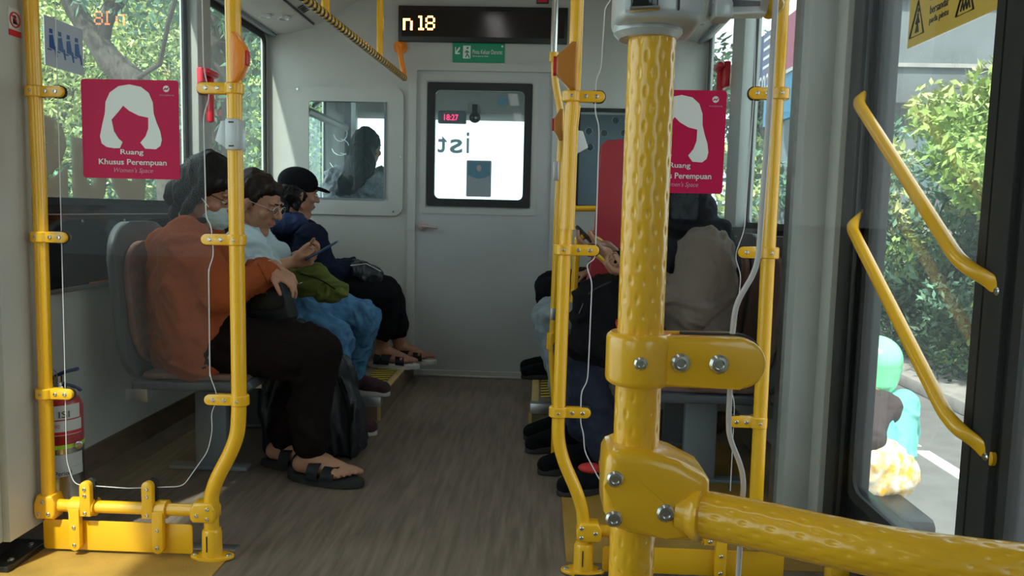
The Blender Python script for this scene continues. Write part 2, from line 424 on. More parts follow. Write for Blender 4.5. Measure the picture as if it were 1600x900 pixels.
# lower black band under the left windows with its trim line
tr = struct(obj('trim_1', MB().box((XL, 2.06, .705), (XL+.014, YB, .985)), 'black_gloss'))
obj('rail_strip', MB().box((XL, 2.06, .690), (XL+.028, YB, .706), .003), 'alu', tr)
obj('orange_strip', MB().box((XL, 2.75, .7065), (XL+.027, 3.1, .711)), 'trim_orange', tr)  # orange section of the trim line
for yy in (2.5, 2.72, 3.0): obj('rivet', MB().lathe((XL+.014, yy, .93), (1, 0, 0), [(0, .006), (.003, .004)], 8), 'alu', tr)
obj('seam', MB().box((XL+.014, 2.2, .952), (XL+.016, YB, .956)), 'alu', tr)
tr = struct(obj('trim_2', MB().box((XR-.014, 2.45, .60), (XR, YB, .95)), 'black_gloss'))
obj('seam', MB().box((XR-.016, 2.6, .905), (XR-.014, YB, .909)), 'alu', tr)
# windows
k = 0
def window(axis, X, th, h, seal=.035, glass='window_glass'):
    global k; k += 1
    o = sroot('window_%d' % k, (X, (h[0]+h[1])/2, h[2]))
    s = -1 if th > 0 else 1
    obj('window_seal', framebars('x', X+s*.004, th*.4, h[0]-.01, h[1]+.01, h[2]-.01, h[3]+.01, seal, .05), 'seal', o)
    obj('pane', pane('x', X+th*.5, .004 if th > 0 else -.004, h[0], h[1], h[2], h[3]), glass, o)
    return o
wins = [window('x', XL, -.025, h) for h in LW]+[window('x', XR, .025, h) for h in RW]
for h in BACKWIN+[(4.9, 5.9, 1.0, 1.9)]: window('x', XL, -.025, h); window('x', XR, .025, h)
window('x', XL, -.025, (.1, 1.95, .06, 2.1))
# mirrored lettering on the outside of the left window (seen from behind), facing out
wL = wins[0]
def winletter(ch, px0, py0, px1, py1, bold=.03):
    a, b = PX(px0, py1, XL-.012), PX(px1, py0, XL-.012)
    a2 = PX(px1, py1, XL-.012)
    z0, z1 = (a.z+a2.z)/2, b.z
    # outward-facing text: x direction -y (reads correctly from outside)
    text('letter', ch, (XL-.0185, b.y, z0), (0, -1, 0), (0, 0, 1), b.y-a.y, z1-z0, 'window_letter', wL, .002, 0, bold)
winletter('s', 45, 186, 106, 322, .045)
winletter('u', 118, 222, 168, 321, .05)
winletter('b', 176, 168, 226, 320, .05)
# seat pictogram notice on the left window
pn = MB(); a = [PX(70, 113, XL-.012), PX(130, 124, XL-.012), PX(130, 194, XL-.012), PX(70, 183, XL-.012)]
nt_ = obj('window_notice', pn.prism([(XL-.0115, a[0].y, 1.44), (XL-.0115, a[1].y, 1.44), (XL-.0115, a[1].y, 1.60), (XL-.0115, a[0].y, 1.60)], (.002, 0, 0)), 'sign_grey')
tag(nt_, 'pale grey sticker of blue seated figures on the left window pane behind the pink sign', 'sticker')
yy0, yy1 = a[0].y, a[1].y
for i in range(4):
    yc = yy0+(yy1-yy0)*(.14+.22*i); mb = MB(); s_ = .03
    mb.box((XL-.0092, yc-.004, 1.548), (XL-.008, yc+.012, 1.562)); x = XL-.0092
    mb.prism([(x, yc-.006, 1.54), (x, yc+.014, 1.545), (x, yc+.022, 1.51), (x, yc+.03, 1.508), (x, yc+.036, 1.475), (x, yc+.028, 1.475), (x, yc+.022, 1.497), (x, yc-.006, 1.50)], (.0012, 0, 0))
    mb.box((XL-.0092, yc-.016, 1.492), (XL-.008, yc+.004, 1.496))
    obj('seated_figure', mb, 'sign_blue', nt_)
# red sticker seen low at the left window edge and green sticker by the mullion
rs = obj('window_sticker', MB().prism([(XL-.0092, 2.40, 1.04), (XL-.0092, 2.47, 1.13), (XL-.0092, 2.47, 1.25), (XL-.0092, 2.40, 1.25)], (.002, 0, 0)), 'red_plastic')
tag(rs, 'red sticker at the rear edge of the left window', 'sticker')
g0, g1 = PX(305, 2, XL+.0), PX(323, 42, XL)
gs = obj('safety_sticker', MB().box((XL-.0115, g0.y, g1.z), (XL-.0092, g1.y, g0.z+.03)), 'dark_green'); tag(gs, 'dark green sticker at the top of the window beside the red hammer', 'sticker')
for i in range(5):
    obj('print', MB().box((XL-.0088, g0.y+.01, g1.z+.02+i*.018), (XL-.008, g1.y-.015, g1.z+.024+i*.018)), 'green_sign', gs)
# wheel-box platforms at the front on both sides of the aisle
def platform(n, x0, x1, y0, edge):
    o = struct(obj('trim_%d' % n, MB().box((x0, y0, 0), (x1, YB, .10)), 'floor_side', origin=((x0+x1)/2, (y0+YB)/2, 0)))
    s = 1 if edge == x1 else -1
    obj('top_lining', MB().box((min(x0, edge), y0, .10), (max(x1, edge), YB, .104)), 'floor', o)
    obj('edge_nosing', MB().box((min(edge, edge-s*.035), y0+.02, .10), (max(edge, edge-s*.035), YB, .109), .003), 'tan_edge', o)
    obj('corner_cap', MB().box((min(edge+s*.006, edge-s*.10), y0-.01, .065), (max(edge+s*.006, edge-s*.10), y0+.05, .114), .006), 'alu', o)
    obj('corner_post', MB().box((edge-.012, y0-.006, .0), (edge+.004, y0+.004, .07)), 'tan_edge', o)
    # black and yellow warning tape: each diagonal stripe a piece
    xa, xb = sorted((edge-s*.045, edge-s*.155)); yb0 = y0+.16; n_ = 13; st = (YB-yb0-.12)/n_
    obj('warning_tape', MB().box((xa, yb0, .104), (xb, YB-.1, .1055)), 'tape_black', o)
    for i in range(n_):
        yy = yb0+i*st
        obj('tape_stripe', MB().prism([(xa, yy, .1056), (xb, yy+.035, .1056), (xb, yy+.035+st*.42, .1056), (xa, yy+st*.42, .1056)], (0, 0, .0008)), 'tape_yellow', o)
    return o
platform(3, XL, -.735, 3.63, -.735)
platform(4, -.02, XR, 3.60, -.02)
# yellow vinyl at the door zones
o = struct(obj('trim_5', MB().prism([(XL+.05, .3, 0), (-.86, .3, 0), (-.86, 2.16, 0), (XL+.05, 2.16, 0)], (0, 0, .003)), 'yellow_floor'))
obj('sill_strip', MB().box((XL+.1, 2.16, 0), (-.855, 2.20, .008), .002), 'alu', o)
o = struct(obj('trim_6', MB().prism([(.10, 2.18, 0), (XR-.05, 2.18, 0), (XR-.05, 3.45, 0), (.10, 3.45, 0)], (0, 0, .003)), 'yellow_floor'))
obj('sill_strip', MB().box((.12, 2.04, 0), (XR-.1, 2.10, .008), .002), 'rubber', o)
o = struct(obj('trim_7', MB().prism([(.14, .8, 0), (XR-.05, .8, 0), (XR-.05, 2.02, 0), (.14, 2.02, 0)], (0, 0, .003)), 'floor_side'))
# ceiling air ducts
def duct(n, s, X):
    pr = [(0, 1.99), (.02, 1.985), (.14, 2.0), (.26, 2.03), (.33, 2.07), (.62, 2.24), (.72, ZC), (0, ZC)]
    mb = MB(); mb.prism([(X+s*a, YR+.1, b) for a, b in pr], (0, YB-YR-.1, 0)); o = struct(obj('trim_%d' % n, mb, 'ceiling', angle=20))
    sm = MB(); sm.prism([(X+s*.285, -.5, 2.036), (X+s*.292, -.5, 2.041), (X+s*.292, -.5, 2.047), (X+s*.285, -.5, 2.046)], (0, YB+.45, 0)); obj('seam', sm, 'seal', o)
    obj('lower_lip', MB().tube([(X+s*.05, -.5, 1.982), (X+s*.05, YB-.02, 1.982)], .012, 10), 'grey_paint', o)
    for i in range(9):
        y = 4.25-i*.42
        for (a, zz) in ((.13, 1.997), (.20, 2.012)):
            d = V((s*.08, 0, -.97)).normalized()
            v = MB(); v.lathe((X+s*a, y+(.1 if a > .15 else 0), zz+.004), d, [(0, .036), (.008, .034), (.010, .026), (.004, .022), (.004, .01)], 18)
            obj('air_vent', v, 'silver_plastic', o)
        for j in range(5):
            u = MB(); yy = y+.02+j*.024; u.prism([(X+s*.30, yy, 2.049), (X+s*.33, yy, 2.066), (X+s*.33, yy+.01, 2.066), (X+s*.30, yy+.01, 2.049)], (0, 0, -.003)); obj('slot', u, 'seal', o)
duct(8, 1, XL); duct(9, -1, XR)
for i, (x, y) in enumerate(((-.35, 3.4), (-.35, 1.7), (-.35, 0), (-.35, -1.7))):
    t = thing('ceiling_lamp', ['strip lamp on the ceiling nearest the cab wall', 'second ceiling strip lamp from the cab wall', 'third ceiling strip lamp from the cab wall', 'ceiling strip lamp farthest behind'][i], 'lamp', (x, y, ZC))
    obj('housing', MB().box((x-.07, y-.5, ZC-.03), (x+.07, y+.5, ZC), .006), 'white_plastic', t); obj('diffuser', MB().box((x-.05, y-.47, ZC-.036), (x+.05, y+.47, ZC-.0305)), 'lamp', t)
# pillars that carry the screens
p = struct(obj('trim_10', MB().box((-1.72, 1.93, .075), (-1.425, 2.11, ZC), .012), 'post'))
obj('edge_strip', MB().box((-1.424, 2.0, .08), (-1.405, 2.14, ZC)), 'panel', p)
p2 = struct(obj('trim_11', MB().box((.785, 2.44, .0), (.90, 2.55, ZC), .012), 'post'))
obj('edge_strip', MB().box((.775, 2.50, .0), (.786, 2.55, ZC)), 'alu', p2)
obj('rivet_plate', MB().box((.865, 2.36, .0), (XR+.05, 2.45, ZC), .004), 'panel', p2)
for z in (.35, .74, 1.12, 1.5): obj('rivet', MB().lathe((.898, 2.36, z), (0, -1, 0), [(0, .009), (.004, .007), (.007, .002)], 10), 'alu', p2)
pm = struct(obj('trim_12', MB().box((.875, 3.60, .95), (.93, 3.82, 2.03), .008), 'post'))
pl = struct(obj('trim_13', MB().box((XL, 3.60, .985), (XL+.05, 3.75, 2.0), .008), 'panel'))
cl = obj('door_bracket', MB().box((-1.62, 1.98, .0), (-1.40, 2.16, .02), .004).box((-1.52, 2.03, .02), (-1.47, 2.09, .075)).box((-1.62, 2.0, .02), (-1.55, 2.1, .05), .006), 'black')
tag(cl, 'black steel door bracket bolted to the yellow floor under the left pillar', 'bracket')
for q in ((-1.42, 2.02), (-1.43, 2.12), (-1.5, 2.02)): bolt(cl, (q[0], q[1], .02), (0, 0, 1), .009)
# prohibition sticker on the left pillar, facing the aisle
SX = -1.404; ya_, yb_ = PX(13, 35, SX).y, PX(32, 35, SX).y; zb_, zt_ = PX(20, 56, SX).z, PX(20, 13, SX).z; yc_ = (ya_+yb_)/2; zc = zb_+(zt_-zb_)*.6; rr_ = (yb_-ya_)*.40; rz_ = (zt_-zb_)*.26
t = obj('warning_sticker', MB().box((SX-.002, ya_, zb_), (SX+.001, yb_, zt_)), 'label'); tag(t, 'small white and red prohibition sticker on the left pillar', 'sticker')
obj('red_band', MB().box((SX, ya_, zb_), (SX+.0018, yb_, zb_+(zt_-zb_)*.22)), 'red_plastic', t)
obj('ring', MB().tube([(SX+.0015, yc_+rr_*math.cos(i*PI/12), zc+rz_*math.sin(i*PI/12)) for i in range(24)], .0020, 6, closed=True), 'red_plastic', t)
obj('pictogram', MB().ell((SX+.001, yc_, zc+rz_*.35), (.001, rr_*.35, rz_*.3)).box((SX, yc_-rr_*.4, zc-rz_*.6), (SX+.0016, yc_+rr_*.4, zc+rz_*.1)), 'black', t)
obj('slash', MB().tube([(SX+.002, yc_-rr_*.7, zc+rz_*.7), (SX+.002, yc_+rr_*.7, zc-rz_*.7)], .0016, 6), 'red_plastic', t)

# ------------------------------------------------------------------ cab door
d = sroot('door_1', (-.34, YB, 0))
obj('door_frame', framebars('y', YB-.02, .03, -.785, .10, -.005, 1.845, .045, .004), 'panel', d)
dw = [(-.675, -.085, 1.035, 1.73)]
leaf = grid_wall('y', YB-.004, .035, (-.74, .055), (.035, 1.80), dw); obj('door_leaf', leaf, 'door_panel', d)
obj('window_seal', framebars('y', YB-.016, .03, -.675, -.065, 1.02, 1.735, .045, .012, .03), 'seal', d)
obj('inner_frame', framebars('y', YB-.008, .006, -.715, -.03, .975, 1.78, .035, .008), 'panel', d)
obj('pane', pane('y', YB+.01, .004, -.66, -.08, 1.03, 1.72), 'cab_glass', d)
hb = obj('door_handle', MB().lathe((-.695, YB-.006, .90), (0, -1, 0), [(0, .03), (.008, .028), (.012, .016), (.03, .013), (.04, .015)], 18).tube(fillet([(-.695, YB-.045, .90), (-.60, YB-.05, .893)], .01), .008, 10), 'sign_pinkish', d)
M['sign_pinkish'].node_tree.nodes['Principled BSDF'].inputs['Base Color'].default_value = (.42, .33, .31, 1)
obj('threshold', MB().box((-.755, YB-.03, .0), (.075, YB, .014), .003), 'alu', d)
# round sticker on the door pane
a, b = P(777, 165, YB), P(792, 150, YB)
t = obj('round_sticker', MB().lathe(((a.x+b.x)/2, YB+.009, (a.z+b.z)/2), (0, -1, 0), [(0, .03), (.0015, .03)], 28), 'notice_blue'); tag(t, 'small round blue sticker high on the cab door glass', 'sticker')
# notice taped to the door pane
a, b = P(728, 307, YB), P(768, 251, YB)
t = obj('paper_notice', MB().prism([(x, YB+.008, z) for x, z in rrect(a.x, a.z, b.x, b.z, .006, 2)], (0, -.0015, 0)), 'notice'); tag(t, 'grey paper notice taped low on the cab door glass', 'notice')
obj('portrait_patch', MB().prism([(a.x+.008+(b.x-a.x-.016)*q, YB+.0062, zq) for q, zq in ((0, b.z-.008), (1, b.z-.008), (1, b.z-.085), (.75, b.z-.1), (.5, b.z-.107), (.25, b.z-.1), (0, b.z-.085))], (0, -.001, 0)), 'notice_blue', t)
obj('portrait_head', MB().ell(((a.x+b.x)/2, YB+.005, b.z-.045), (.014, .001, .018)), 'sign_pinkish', t)
# emergency exit sign
a, b = P(707, 97, YB-.006), P(789, 68, YB-.006)
t = obj('exit_sign', MB().prism([(x, YB, z) for x, z in rrect(a.x, a.z, b.x, b.z, .004, 2)], (0, -.004, 0)), 'green_sign'); tag(t, 'green emergency exit sign with running figure above the cab door', 'sign')
W_, H_ = b.x-a.x, b.z-a.z; Y_ = YB-.0045
def sp(u, v): return V((a.x+u*W_, Y_, a.z+v*H_))
obj('arrow', MB().prism([sp(.045, .42), sp(.045, .78), sp(.062, .78), sp(.062, .55), sp(.13, .80), sp(.145, .72), sp(.085, .49), sp(.14, .49), sp(.14, .42)][::-1], (0, -.001, 0)), 'white', t)
obj('doorway_figure', MB().prism([sp(.2, .2), sp(.2, .86), sp(.345, .86), sp(.345, .2)], (0, -.001, 0)), 'white', t)
f = MB()
for (u0, v0, u1, v1) in ((.27, .62, .28, .42), (.28, .42, .25, .25), (.28, .42, .31, .32), (.31, .32, .325, .22), (.275, .6, .235, .5), (.275, .6, .315, .5)): f.tube([sp(u0, v0)-V((0, .0015, 0)), sp(u1, v1)-V((0, .0015, 0))], .0035, 6)
f.ell(sp(.285, .74)-V((0, .001, 0)), (.0065, .0015, .0065)); obj('running_figure', f, 'green_sign', t)
text('lettering', 'Pintu Keluar Darurat', sp(.385, .44), (1, 0, 0), (0, 0, 1), W_*.57, H_*.22, 'white', t)
text('lettering', 'Emergency Exit', sp(.385, .27), (1, 0, 0), (0, 0, 1), W_*.3, H_*.10, 'white', t)
obj('emblem', MB().lathe(sp(.95, .85), (0, -1, 0), [(0, .006), (.001, .006)], 12), 'white', t)
# LED destination display
a, b = P(622, 64, YB-.03), P(888, 12, YB-.03)
t = thing('led_display', 'wide black passenger display with orange lit characters above the cab door', 'display', ((a.x+b.x)/2, YB, a.z))
obj('housing', MB().box((a.x, YB-.03, a.z), (b.x, YB, b.z), .004), 'seal', t)
obj('display_glass', MB().box((a.x+.022, YB-.033, a.z+.028), (b.x-.02, YB-.0301, b.z-.028)), 'led_face', t)
def dots(rows, x0, x1, z0, z1, par):
    mb = MB(); R = len(rows); C_ = len(rows[0]); dx, dz = (x1-x0)/C_, (z1-z0)/R
    for r in range(R):
        for c in range(C_):
            if rows[r][c] == '#':
                x, z = x0+(c+.5)*dx, z1-(r+.5)*dz; mb.box((x-dx*.43, YB-.0345, z-dz*.43), (x+dx*.43, YB-.0331, z+dz*.43))
    return obj('lit_dots', mb, 'led', par)
q0, q1 = P(631, 49, YB), P(647, 31, YB); dots(['###..', '#..#.', '#..#.', '#..#.', '#..#.'][0:5], q0.x, q1.x+.012, q0.z, q1.z, t)
q0, q1 = P(653, 49, YB), P(664, 27, YB); dots(['.##.', '..#.', '..#.', '..#.', '..#.', '..#.', '.###'], q0.x-.004, q1.x, q0.z, q1.z, t)
q0, q1 = P(666, 49, YB), P(681, 27, YB); dots(['.###.', '#...#', '#...#', '.###.', '#...#', '#...#', '.###.'], q0.x, q1.x, q0.z, q1.z, t)
a, b = P(838, 5, YB-.02), P(858, -12, YB-.02)
t = thing('lamp_box', 'small dark box with a red lamp above the display', 'lamp', ((a.x+b.x)/2, YB, a.z)); obj('case', MB().box((a.x, YB-.02, a.z), (b.x, YB, b.z), .003), 'black', t); obj('red_lens', MB().box((a.x+.008, YB-.024, a.z+.006), (b.x-.008, YB-.02, a.z+.03)), 'red_plastic', t)

# ------------------------------------------------------------------ driver cab beyond the partition
cabw = sroot('window_20', (-.35, 6.55, .95))
YF = 6.55
obj('header', MB().box((XL, YF-.35, 1.74), (XR, YF+.1, ZC), .02), 'ceiling', cabw)
obj('lower_wall', MB().box((XL, YF, -.05), (XR, YF+.06, .80)), 'dash', cabw)
obj('pane', pane('y', YF+.02, .005, XL, XR, .80, 1.74), 'window_glass', cabw)
for x in (XL, XR-.07): obj('pillar', MB().box((x, YF-.02, .8), (x+.07, YF+.05, 1.75)), 'seal', cabw)
struct(obj('trim_14', MB().box((XL, YB+.05, -.05), (XR, YF+.05, .0)), 'rubber'))
tag(obj('dashboard', MB().box((XL+.03, 6.1, .0), (XR-.03, 6.5, .78), .05), 'dash'), 'dark dashboard under the windscreen in the cab', 'dashboard')
def wtxt(ch, x0, x1, y0, y1):
    a, b = P(x0, y1, YF), P(x1, y0, YF)
    text('letter', ch, (b.x, YF+.027, a.z), (-1, 0, 0), (0, 0, 1), b.x-a.x, b.z-a.z, 'windshield_letter', cabw, .002, 0, .012)
wtxt('r', 655, 671, 214, 236); wtxt('t', 683, 698, 212, 238); wtxt('s', 702, 722, 217, 239); wtxt('i', 728, 733, 206, 239)
a, b = P(684, 190, 6.2), P(728, 176, 6.2)
t = thing('clock_display', 'digital clock with red figures hanging at the top of the windscreen', 'clock', ((a.x+b.x)/2, 6.2, a.z))
obj('case', MB().box((a.x, 6.2, a.z-.01), (b.x, 6.26, b.z+.02), .008), 'grey_paint', t); obj('bracket', MB().box((a.x+.05, 6.22, b.z), (b.x-.05, 6.25, 1.78)), 'grey_paint', t)
text('figures', '18:27', (a.x+.05, 6.199, a.z+.012), (1, 0, 0), (0, 0, 1), (b.x-a.x)*.5, .045, 'clock_red', t)
a = P(742, 184, 6.2)
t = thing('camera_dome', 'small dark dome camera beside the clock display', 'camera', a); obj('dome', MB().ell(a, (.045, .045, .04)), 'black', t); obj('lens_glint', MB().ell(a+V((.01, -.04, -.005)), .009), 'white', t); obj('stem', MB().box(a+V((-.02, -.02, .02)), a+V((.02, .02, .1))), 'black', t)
# side mirror unit and cab window post seen through the left cab window
t = thing('cab_door_post', 'pale metal window post of the driver cab behind the left window', 'post', (-1.3, 5.6, 0))
for (x0, x1, m) in ((538, 548, 'seal'), (548, 556, 'post')):
    a, b = P(x0, 300, 5.9), P(x1, 160, 5.9); obj('upright', MB().box((a.x, 5.9, .0), (b.x, 5.96, 1.8)), m, t)
a, b = P(478, 172, 4.95), P(540, 200, 5.9); obj('header_rail', MB().tube([a, b], .028, 8), 'post', t)
t = thing('cable_bundle', 'thin curly wires hanging on the cab window post', 'cable', (-1.35, 5.85, 1.2))
for i in range(3):
    c = P(532, 208+i*22, 5.85); obj('cable', MB().tube([c+V((.05*math.sin(j*.5)*(1+i*.3), 0, .06*math.cos(j*.5))) for j in range(10)], .003, 6), 'white_plastic', t)
t = thing('swivel_lamp', 'small silver swivel lamp at the top of the left cab window', 'lamp', P(498, 158, 5.0)); a = P(490, 165, 5.0); b = P(503, 155, 5.1); obj('lamp_body', MB().cap(a, b, .014), 'silver_plastic', t); obj('mount', MB().cap(b, b+V((.05, .1, .04)), .01), 'black', t)
# reflection of round holes in the right cab window, built as a solid panel
gm = MB(); a, b = P(898, 300, 4.9), P(990, 180, 4.9)
t = obj('reflection_panel', MB().box((a.x-.1, 4.9, a.z-.15), (b.x+.45, 4.93, b.z), .004), 'grey_paint'); tag(t, 'window reflection of a dark panel with round holes, modelled behind the right cab window', 'panel')
for px, py in ((920, 205), (944, 208), (975, 208), (922, 230), (962, 188), (1000, 225)):
    c = P(px, py, 4.9); obj('hole', MB().lathe(c, (0, -1, 0), [(0, .0215), (.002, .020), (.0022, .015)], 18), 'seal', t); obj('hole_rim', MB().tube([c+V((.022*math.cos(j*PI/9), -.002, .022*math.sin(j*PI/9))) for j in range(18)], .0022, 6, closed=True), 'alu', t)
sw = sroot('window_21', (.5, YB, 1.03)); obj('window_seal', framebars('y', YB-.006, .03, .195, .805, 1.025, 1.605, .02, .02), 'seal', sw); obj('pane', pane('y', YB+.02, .004, .2, .8, 1.03, 1.6), 'cab_glass', sw)
sw = sroot('window_22', (-1.16, YB, 1.05)); obj('window_seal', framebars('y', YB-.006, .03, -1.405, -.92, 1.045, 1.625, .010, .02), 'grey_paint', sw); obj('pane', pane('y', YB+.02, .004, -1.40, -.925, 1.05, 1.62), 'cab_glass', sw)

# ------------------------------------------------------------------ right passenger door (two leaves)
dr = sroot('door_2', (XR, 1.6, .06))
def doorleaf(y0, y1):
    obj('leaf_frame', framebars('x', XR-.015, .05, y0, y1, .07, 2.13, .06, .02, .05), 'black', dr)
    obj('leaf_frame', framebars('x', XR-.02, .01, y0+.045, y1-.045, .20, 2.09, .03, .04, .05), 'rubber', dr)
    obj('kick_panel', MB().box((XR-.012, y0+.04, .10), (XR+.03, y1-.04, .23), .004), 'black', dr)
    obj('pane', pane('x', XR+.01, .005, y0+.04, y1-.04, .2, 2.1), 'door_glass', dr)
doorleaf(1.60, 2.30); doorleaf(.87, 1.58)
obj('leaf_seal', MB().box((XR-.03, 1.555, .07), (XR+.02, 1.625, 2.13), .006), 'rubber', dr)
obj('jamb', MB().box((XR-.05, 2.28, .0), (XR+.02, 2.36, 2.2), .006), 'black', dr)
obj('guide_rail', MB().tube([(XR-.035, 2.27, .1), (XR-.035, 2.27, 2.1)], .008, 10), 'seal', dr)
def diag_handle(pa, pb):
    xw = XR-.022; a, b = PX(*pa, xw), PX(*pb, xw); t = (b-a).normalized(); o = V((-.045, 0, 0)); sd = t.cross(V((1, 0, 0)))
    pts = [a+V((-.004, 0, 0)), a+t*.028+V((-.006, 0, 0)), a+t*.050+o*.55, a+t*.085+o, b-t*.11+o, b-t*.070+o*.75, b-t*.034+V((-.008, 0, 0)), b+V((-.004, 0, 0))]
    pth = fillet(pts, .03, 5); n = len(pth); mb = MB(); seg = 16; rings = []
    for i, p_ in enumerate(pth):
        d_ = min((p_-a).dot(t), (b-p_).dot(t)); q_ = max(0, min(1, (d_-.02)/.05)); th = .0035+(.0155-.0035)*q_; wd = .019-.0035*q_
        tt = (pth[min(i+1, n-1)]-pth[max(i-1, 0)]).normalized(); nn_ = tt.cross(sd).normalized()
        rings.append([mb.bm.verts.new(p_+sd*wd*math.cos(2*PI*k_/seg)+nn_*th*math.sin(2*PI*k_/seg)) for k_ in range(seg)])
    for i in range(n-1):
        for k_ in range(seg): mb.bm.faces.new((rings[i][k_], rings[i][(k_+1) % seg], rings[i+1][(k_+1) % seg], rings[i+1][k_]))
    mb.bm.faces.new(rings[0][::-1]); mb.bm.faces.new(rings[-1])
    h = obj('grab_handle', mb, 'yellow', dr, angle=180)
    for c in (a, b):
        obj('handle_foot', MB().lathe(c+V((.004, 0, 0)), (-1, 0, 0), [(0, .019), (.008, .019), (.0105, .017)], 20), 'yellow', h)
        bolt(h, c+V((-.0065, 0, 0)), (-1, 0, 0), .009)
diag_handle((1352, 140), (1564, 455)); diag_handle((1342, 330), (1546, 714))
# floor-level yellow brackets by the door
t = obj('door_guide', MB().box((.80, 2.06, .0), (.86, 2.12, .13), .02), 'yellow'); obj('guide_pin', MB().box((.84, 1.86, .0), (.87, 1.89, .09), .01), 'yellow', t); tag(t, 'small yellow door guide blocks on the floor by the right door', 'bracket')
# yellow warning sticker on the door pane
_da, _db, _dc = PX(1415, 76, XR), PX(1565, 17, XR), PX(1415, 2, XR)
def door_pt(u, v): return V((XR+.004, _da.y+u*(_db.y-_da.y), _da.z+v*(_dc.z-_da.z)))
t = obj('warning_notice', MB().prism([door_pt(0, 0), door_pt(1, 0), door_pt(1, 1), door_pt(0, 1)], (.003, 0, 0)), 'sticker_yellow'); tag(t, 'yellow warning sticker with two black triangles on the right door glass', 'sticker')
for u0 in (.03, .56):
    tri = [door_pt(u0, .18), door_pt(u0+.17, .18), door_pt(u0+.085, .86)]
    obj('triangle', MB().tube([p_-V((.001, 0, 0)) for p_ in tri], .0028, 6, closed=True), 'black', t)
    f = MB()
    for e in ([0] if u0 < .1 else [-.03, 0, .03]):
        c = u0+.085+e; k_ = .0022 if u0 > .1 else .003
        f.tube([door_pt(c, .62), door_pt(c, .40), door_pt(c+.015, .24)], k_, 6); f.tube([door_pt(c, .40), door_pt(c-.015, .24)], k_, 6); f.tube([door_pt(c-.022, .42), door_pt(c, .58), door_pt(c+.022, .42)], k_*.8, 6); f.ell(door_pt(c, .68), (.002, .005, .006))
    obj('figure', f, 'black', t)
for i, s in enumerate(('Dilarang', 'bersandar', 'pada pintu')):
    text('lettering', s, door_pt(.26, .70-.22*i), (0, -1, 0), (0, 0, 1), .09, .02, 'label_ink', t)
    text('lettering', ('Awas', 'jangan', 'terjepit')[i], door_pt(.78, .70-.22*i), (0, -1, 0), (0, 0, 1), .07, .02, 'label_ink', t)
# ================================================================== YELLOW SCREENS
def stadium_clamp(par, x_pole, x_tip, z, Y, h=.030, r=.0255, mat_='yellow', th=.013, bolts=(.42, .74), br=.0055, name='clamp'):
    s = 1 if x_tip > x_pole else -1; R = h/2
    pts = []
    for k_ in range(9):
        g = -PI/2+k_*PI/8; pts.append((x_tip-s*R+s*R*math.cos(g), z+R*math.sin(g)))
    pts += [(x_pole-s*.012, z+R), (x_pole-s*.012, z-R)]
    mb = MB().prism([(x, Y-th, zz) for x, zz in pts], (0, 2*th, 0), .0035)
    mb.lathe((x_pole, Y, z-R), (0, 0, 1), [(0, r-.003), (.003, r), (h-.003, r), (h, r-.003)], 24)
    c = obj(name, mb, mat_, par)
    obj('rubber_pad', MB().prism([(x_tip-s*.001+s*.004*0+s*(R*math.cos(-PI/2+k_*PI/8)-R+.0035), Y-.004, z+(R+.0025)*math.sin(-PI/2+k_*PI/8)) for k_ in range(9)]+[(x_tip-s*.03, Y-.004, z+R+.0025), (x_tip-s*.03, Y-.004, z-R-.0025)], (0, .008, 0)), 'rubber', c)
    bolt(c, (x_pole+s*.0, Y-r, z), (0, -1, 0), br*.7)
    for f in bolts: bolt(c, (x_pole+(x_tip-x_pole)*f, Y-th, z), (0, -1, 0), br)
    return c
def base_flange(par, p, r=.021):
    mb = MB(); o_ = []
    for k_ in range(24):
        g = k_*PI/12; o_.append((p.x+.062*math.cos(g), p.y+.030*math.sin(g), .003))
    mb.prism(o_, (0, 0, .009), .002); mb.lathe((p.x, p.y, .01), (0, 0, 1), [(0, r+.007), (.07, r+.006), (.078, r+.003), (.08, r)], 20)
    f = obj('base_flange', mb, 'yellow', par)
    obj('slot', MB().box((p.x-.0015-.004, p.y-r-.0075, .03), (p.x+.0015-.004, p.y-r-.0055, .075)), 'seal', f)
    for s in (-1, 1): bolt(f, (p.x+s*.048, p.y-.004, .012), (0, 0, 1), .008)
def tbracket(par, x, zt, zb, Y, zrail, up=True):
    # vertical holding tab off the cross rail, up to the sheet or down to the kick plate
    R = .0155; pts = []
    if up:
        for k_ in range(9): g = k_*PI/8; pts.append((x+R*math.cos(g), zt-R+R*math.sin(g)))
        pts += [(x-R, zrail-.02), (x+R, zrail-.02)]
    else:
        for k_ in range(9): g = PI+k_*PI/8; pts.append((x+R*math.cos(g), zb+R+R*math.sin(g)))
        pts += [(x+R, zrail), (x-R, zrail)]
    mb = MB().prism([(a_, Y-.028, b_) for a_, b_ in pts], (0, .020, 0), .003)
    mb.tube([(x-.018, Y, zrail), (x+.018, Y, zrail)], .026, 20)
    c = obj('bracket', mb, 'yellow', par)
    if up:
        obj('rubber_pad', MB().prism([(x+.004+R*math.cos(k_*PI/8), Y-.008, zt-R+(R+.002)*math.sin(k_*PI/8)) for k_ in range(9)]+[(x-R+.004, Y-.008, zrail+.02), (x+R+.004, Y-.008, zrail+.02)], (0, .012, 0)), 'rubber', c)
        for zz in (zt-.022, (zt+zrail)/2-.0, zrail-.01): bolt(c, (x, Y-.028, zz), (0, -1, 0), .0055)
    else:
        for zz in (zb+.018, (zb+zrail)/2+.008): bolt(c, (x, Y-.028, zz), (0, -1, 0), .0055)
def sheet(par, pts, Y, edge_r=.0015, split=None, th=.005):
    n = len(pts); w_ = [P(a_, b_, Y) for a_, b_ in pts]
    s_ = obj('acrylic_sheet', MB().prism(w_, (0, th, 0)), 'acrylic', par, nrm=True)
    return s_, w_
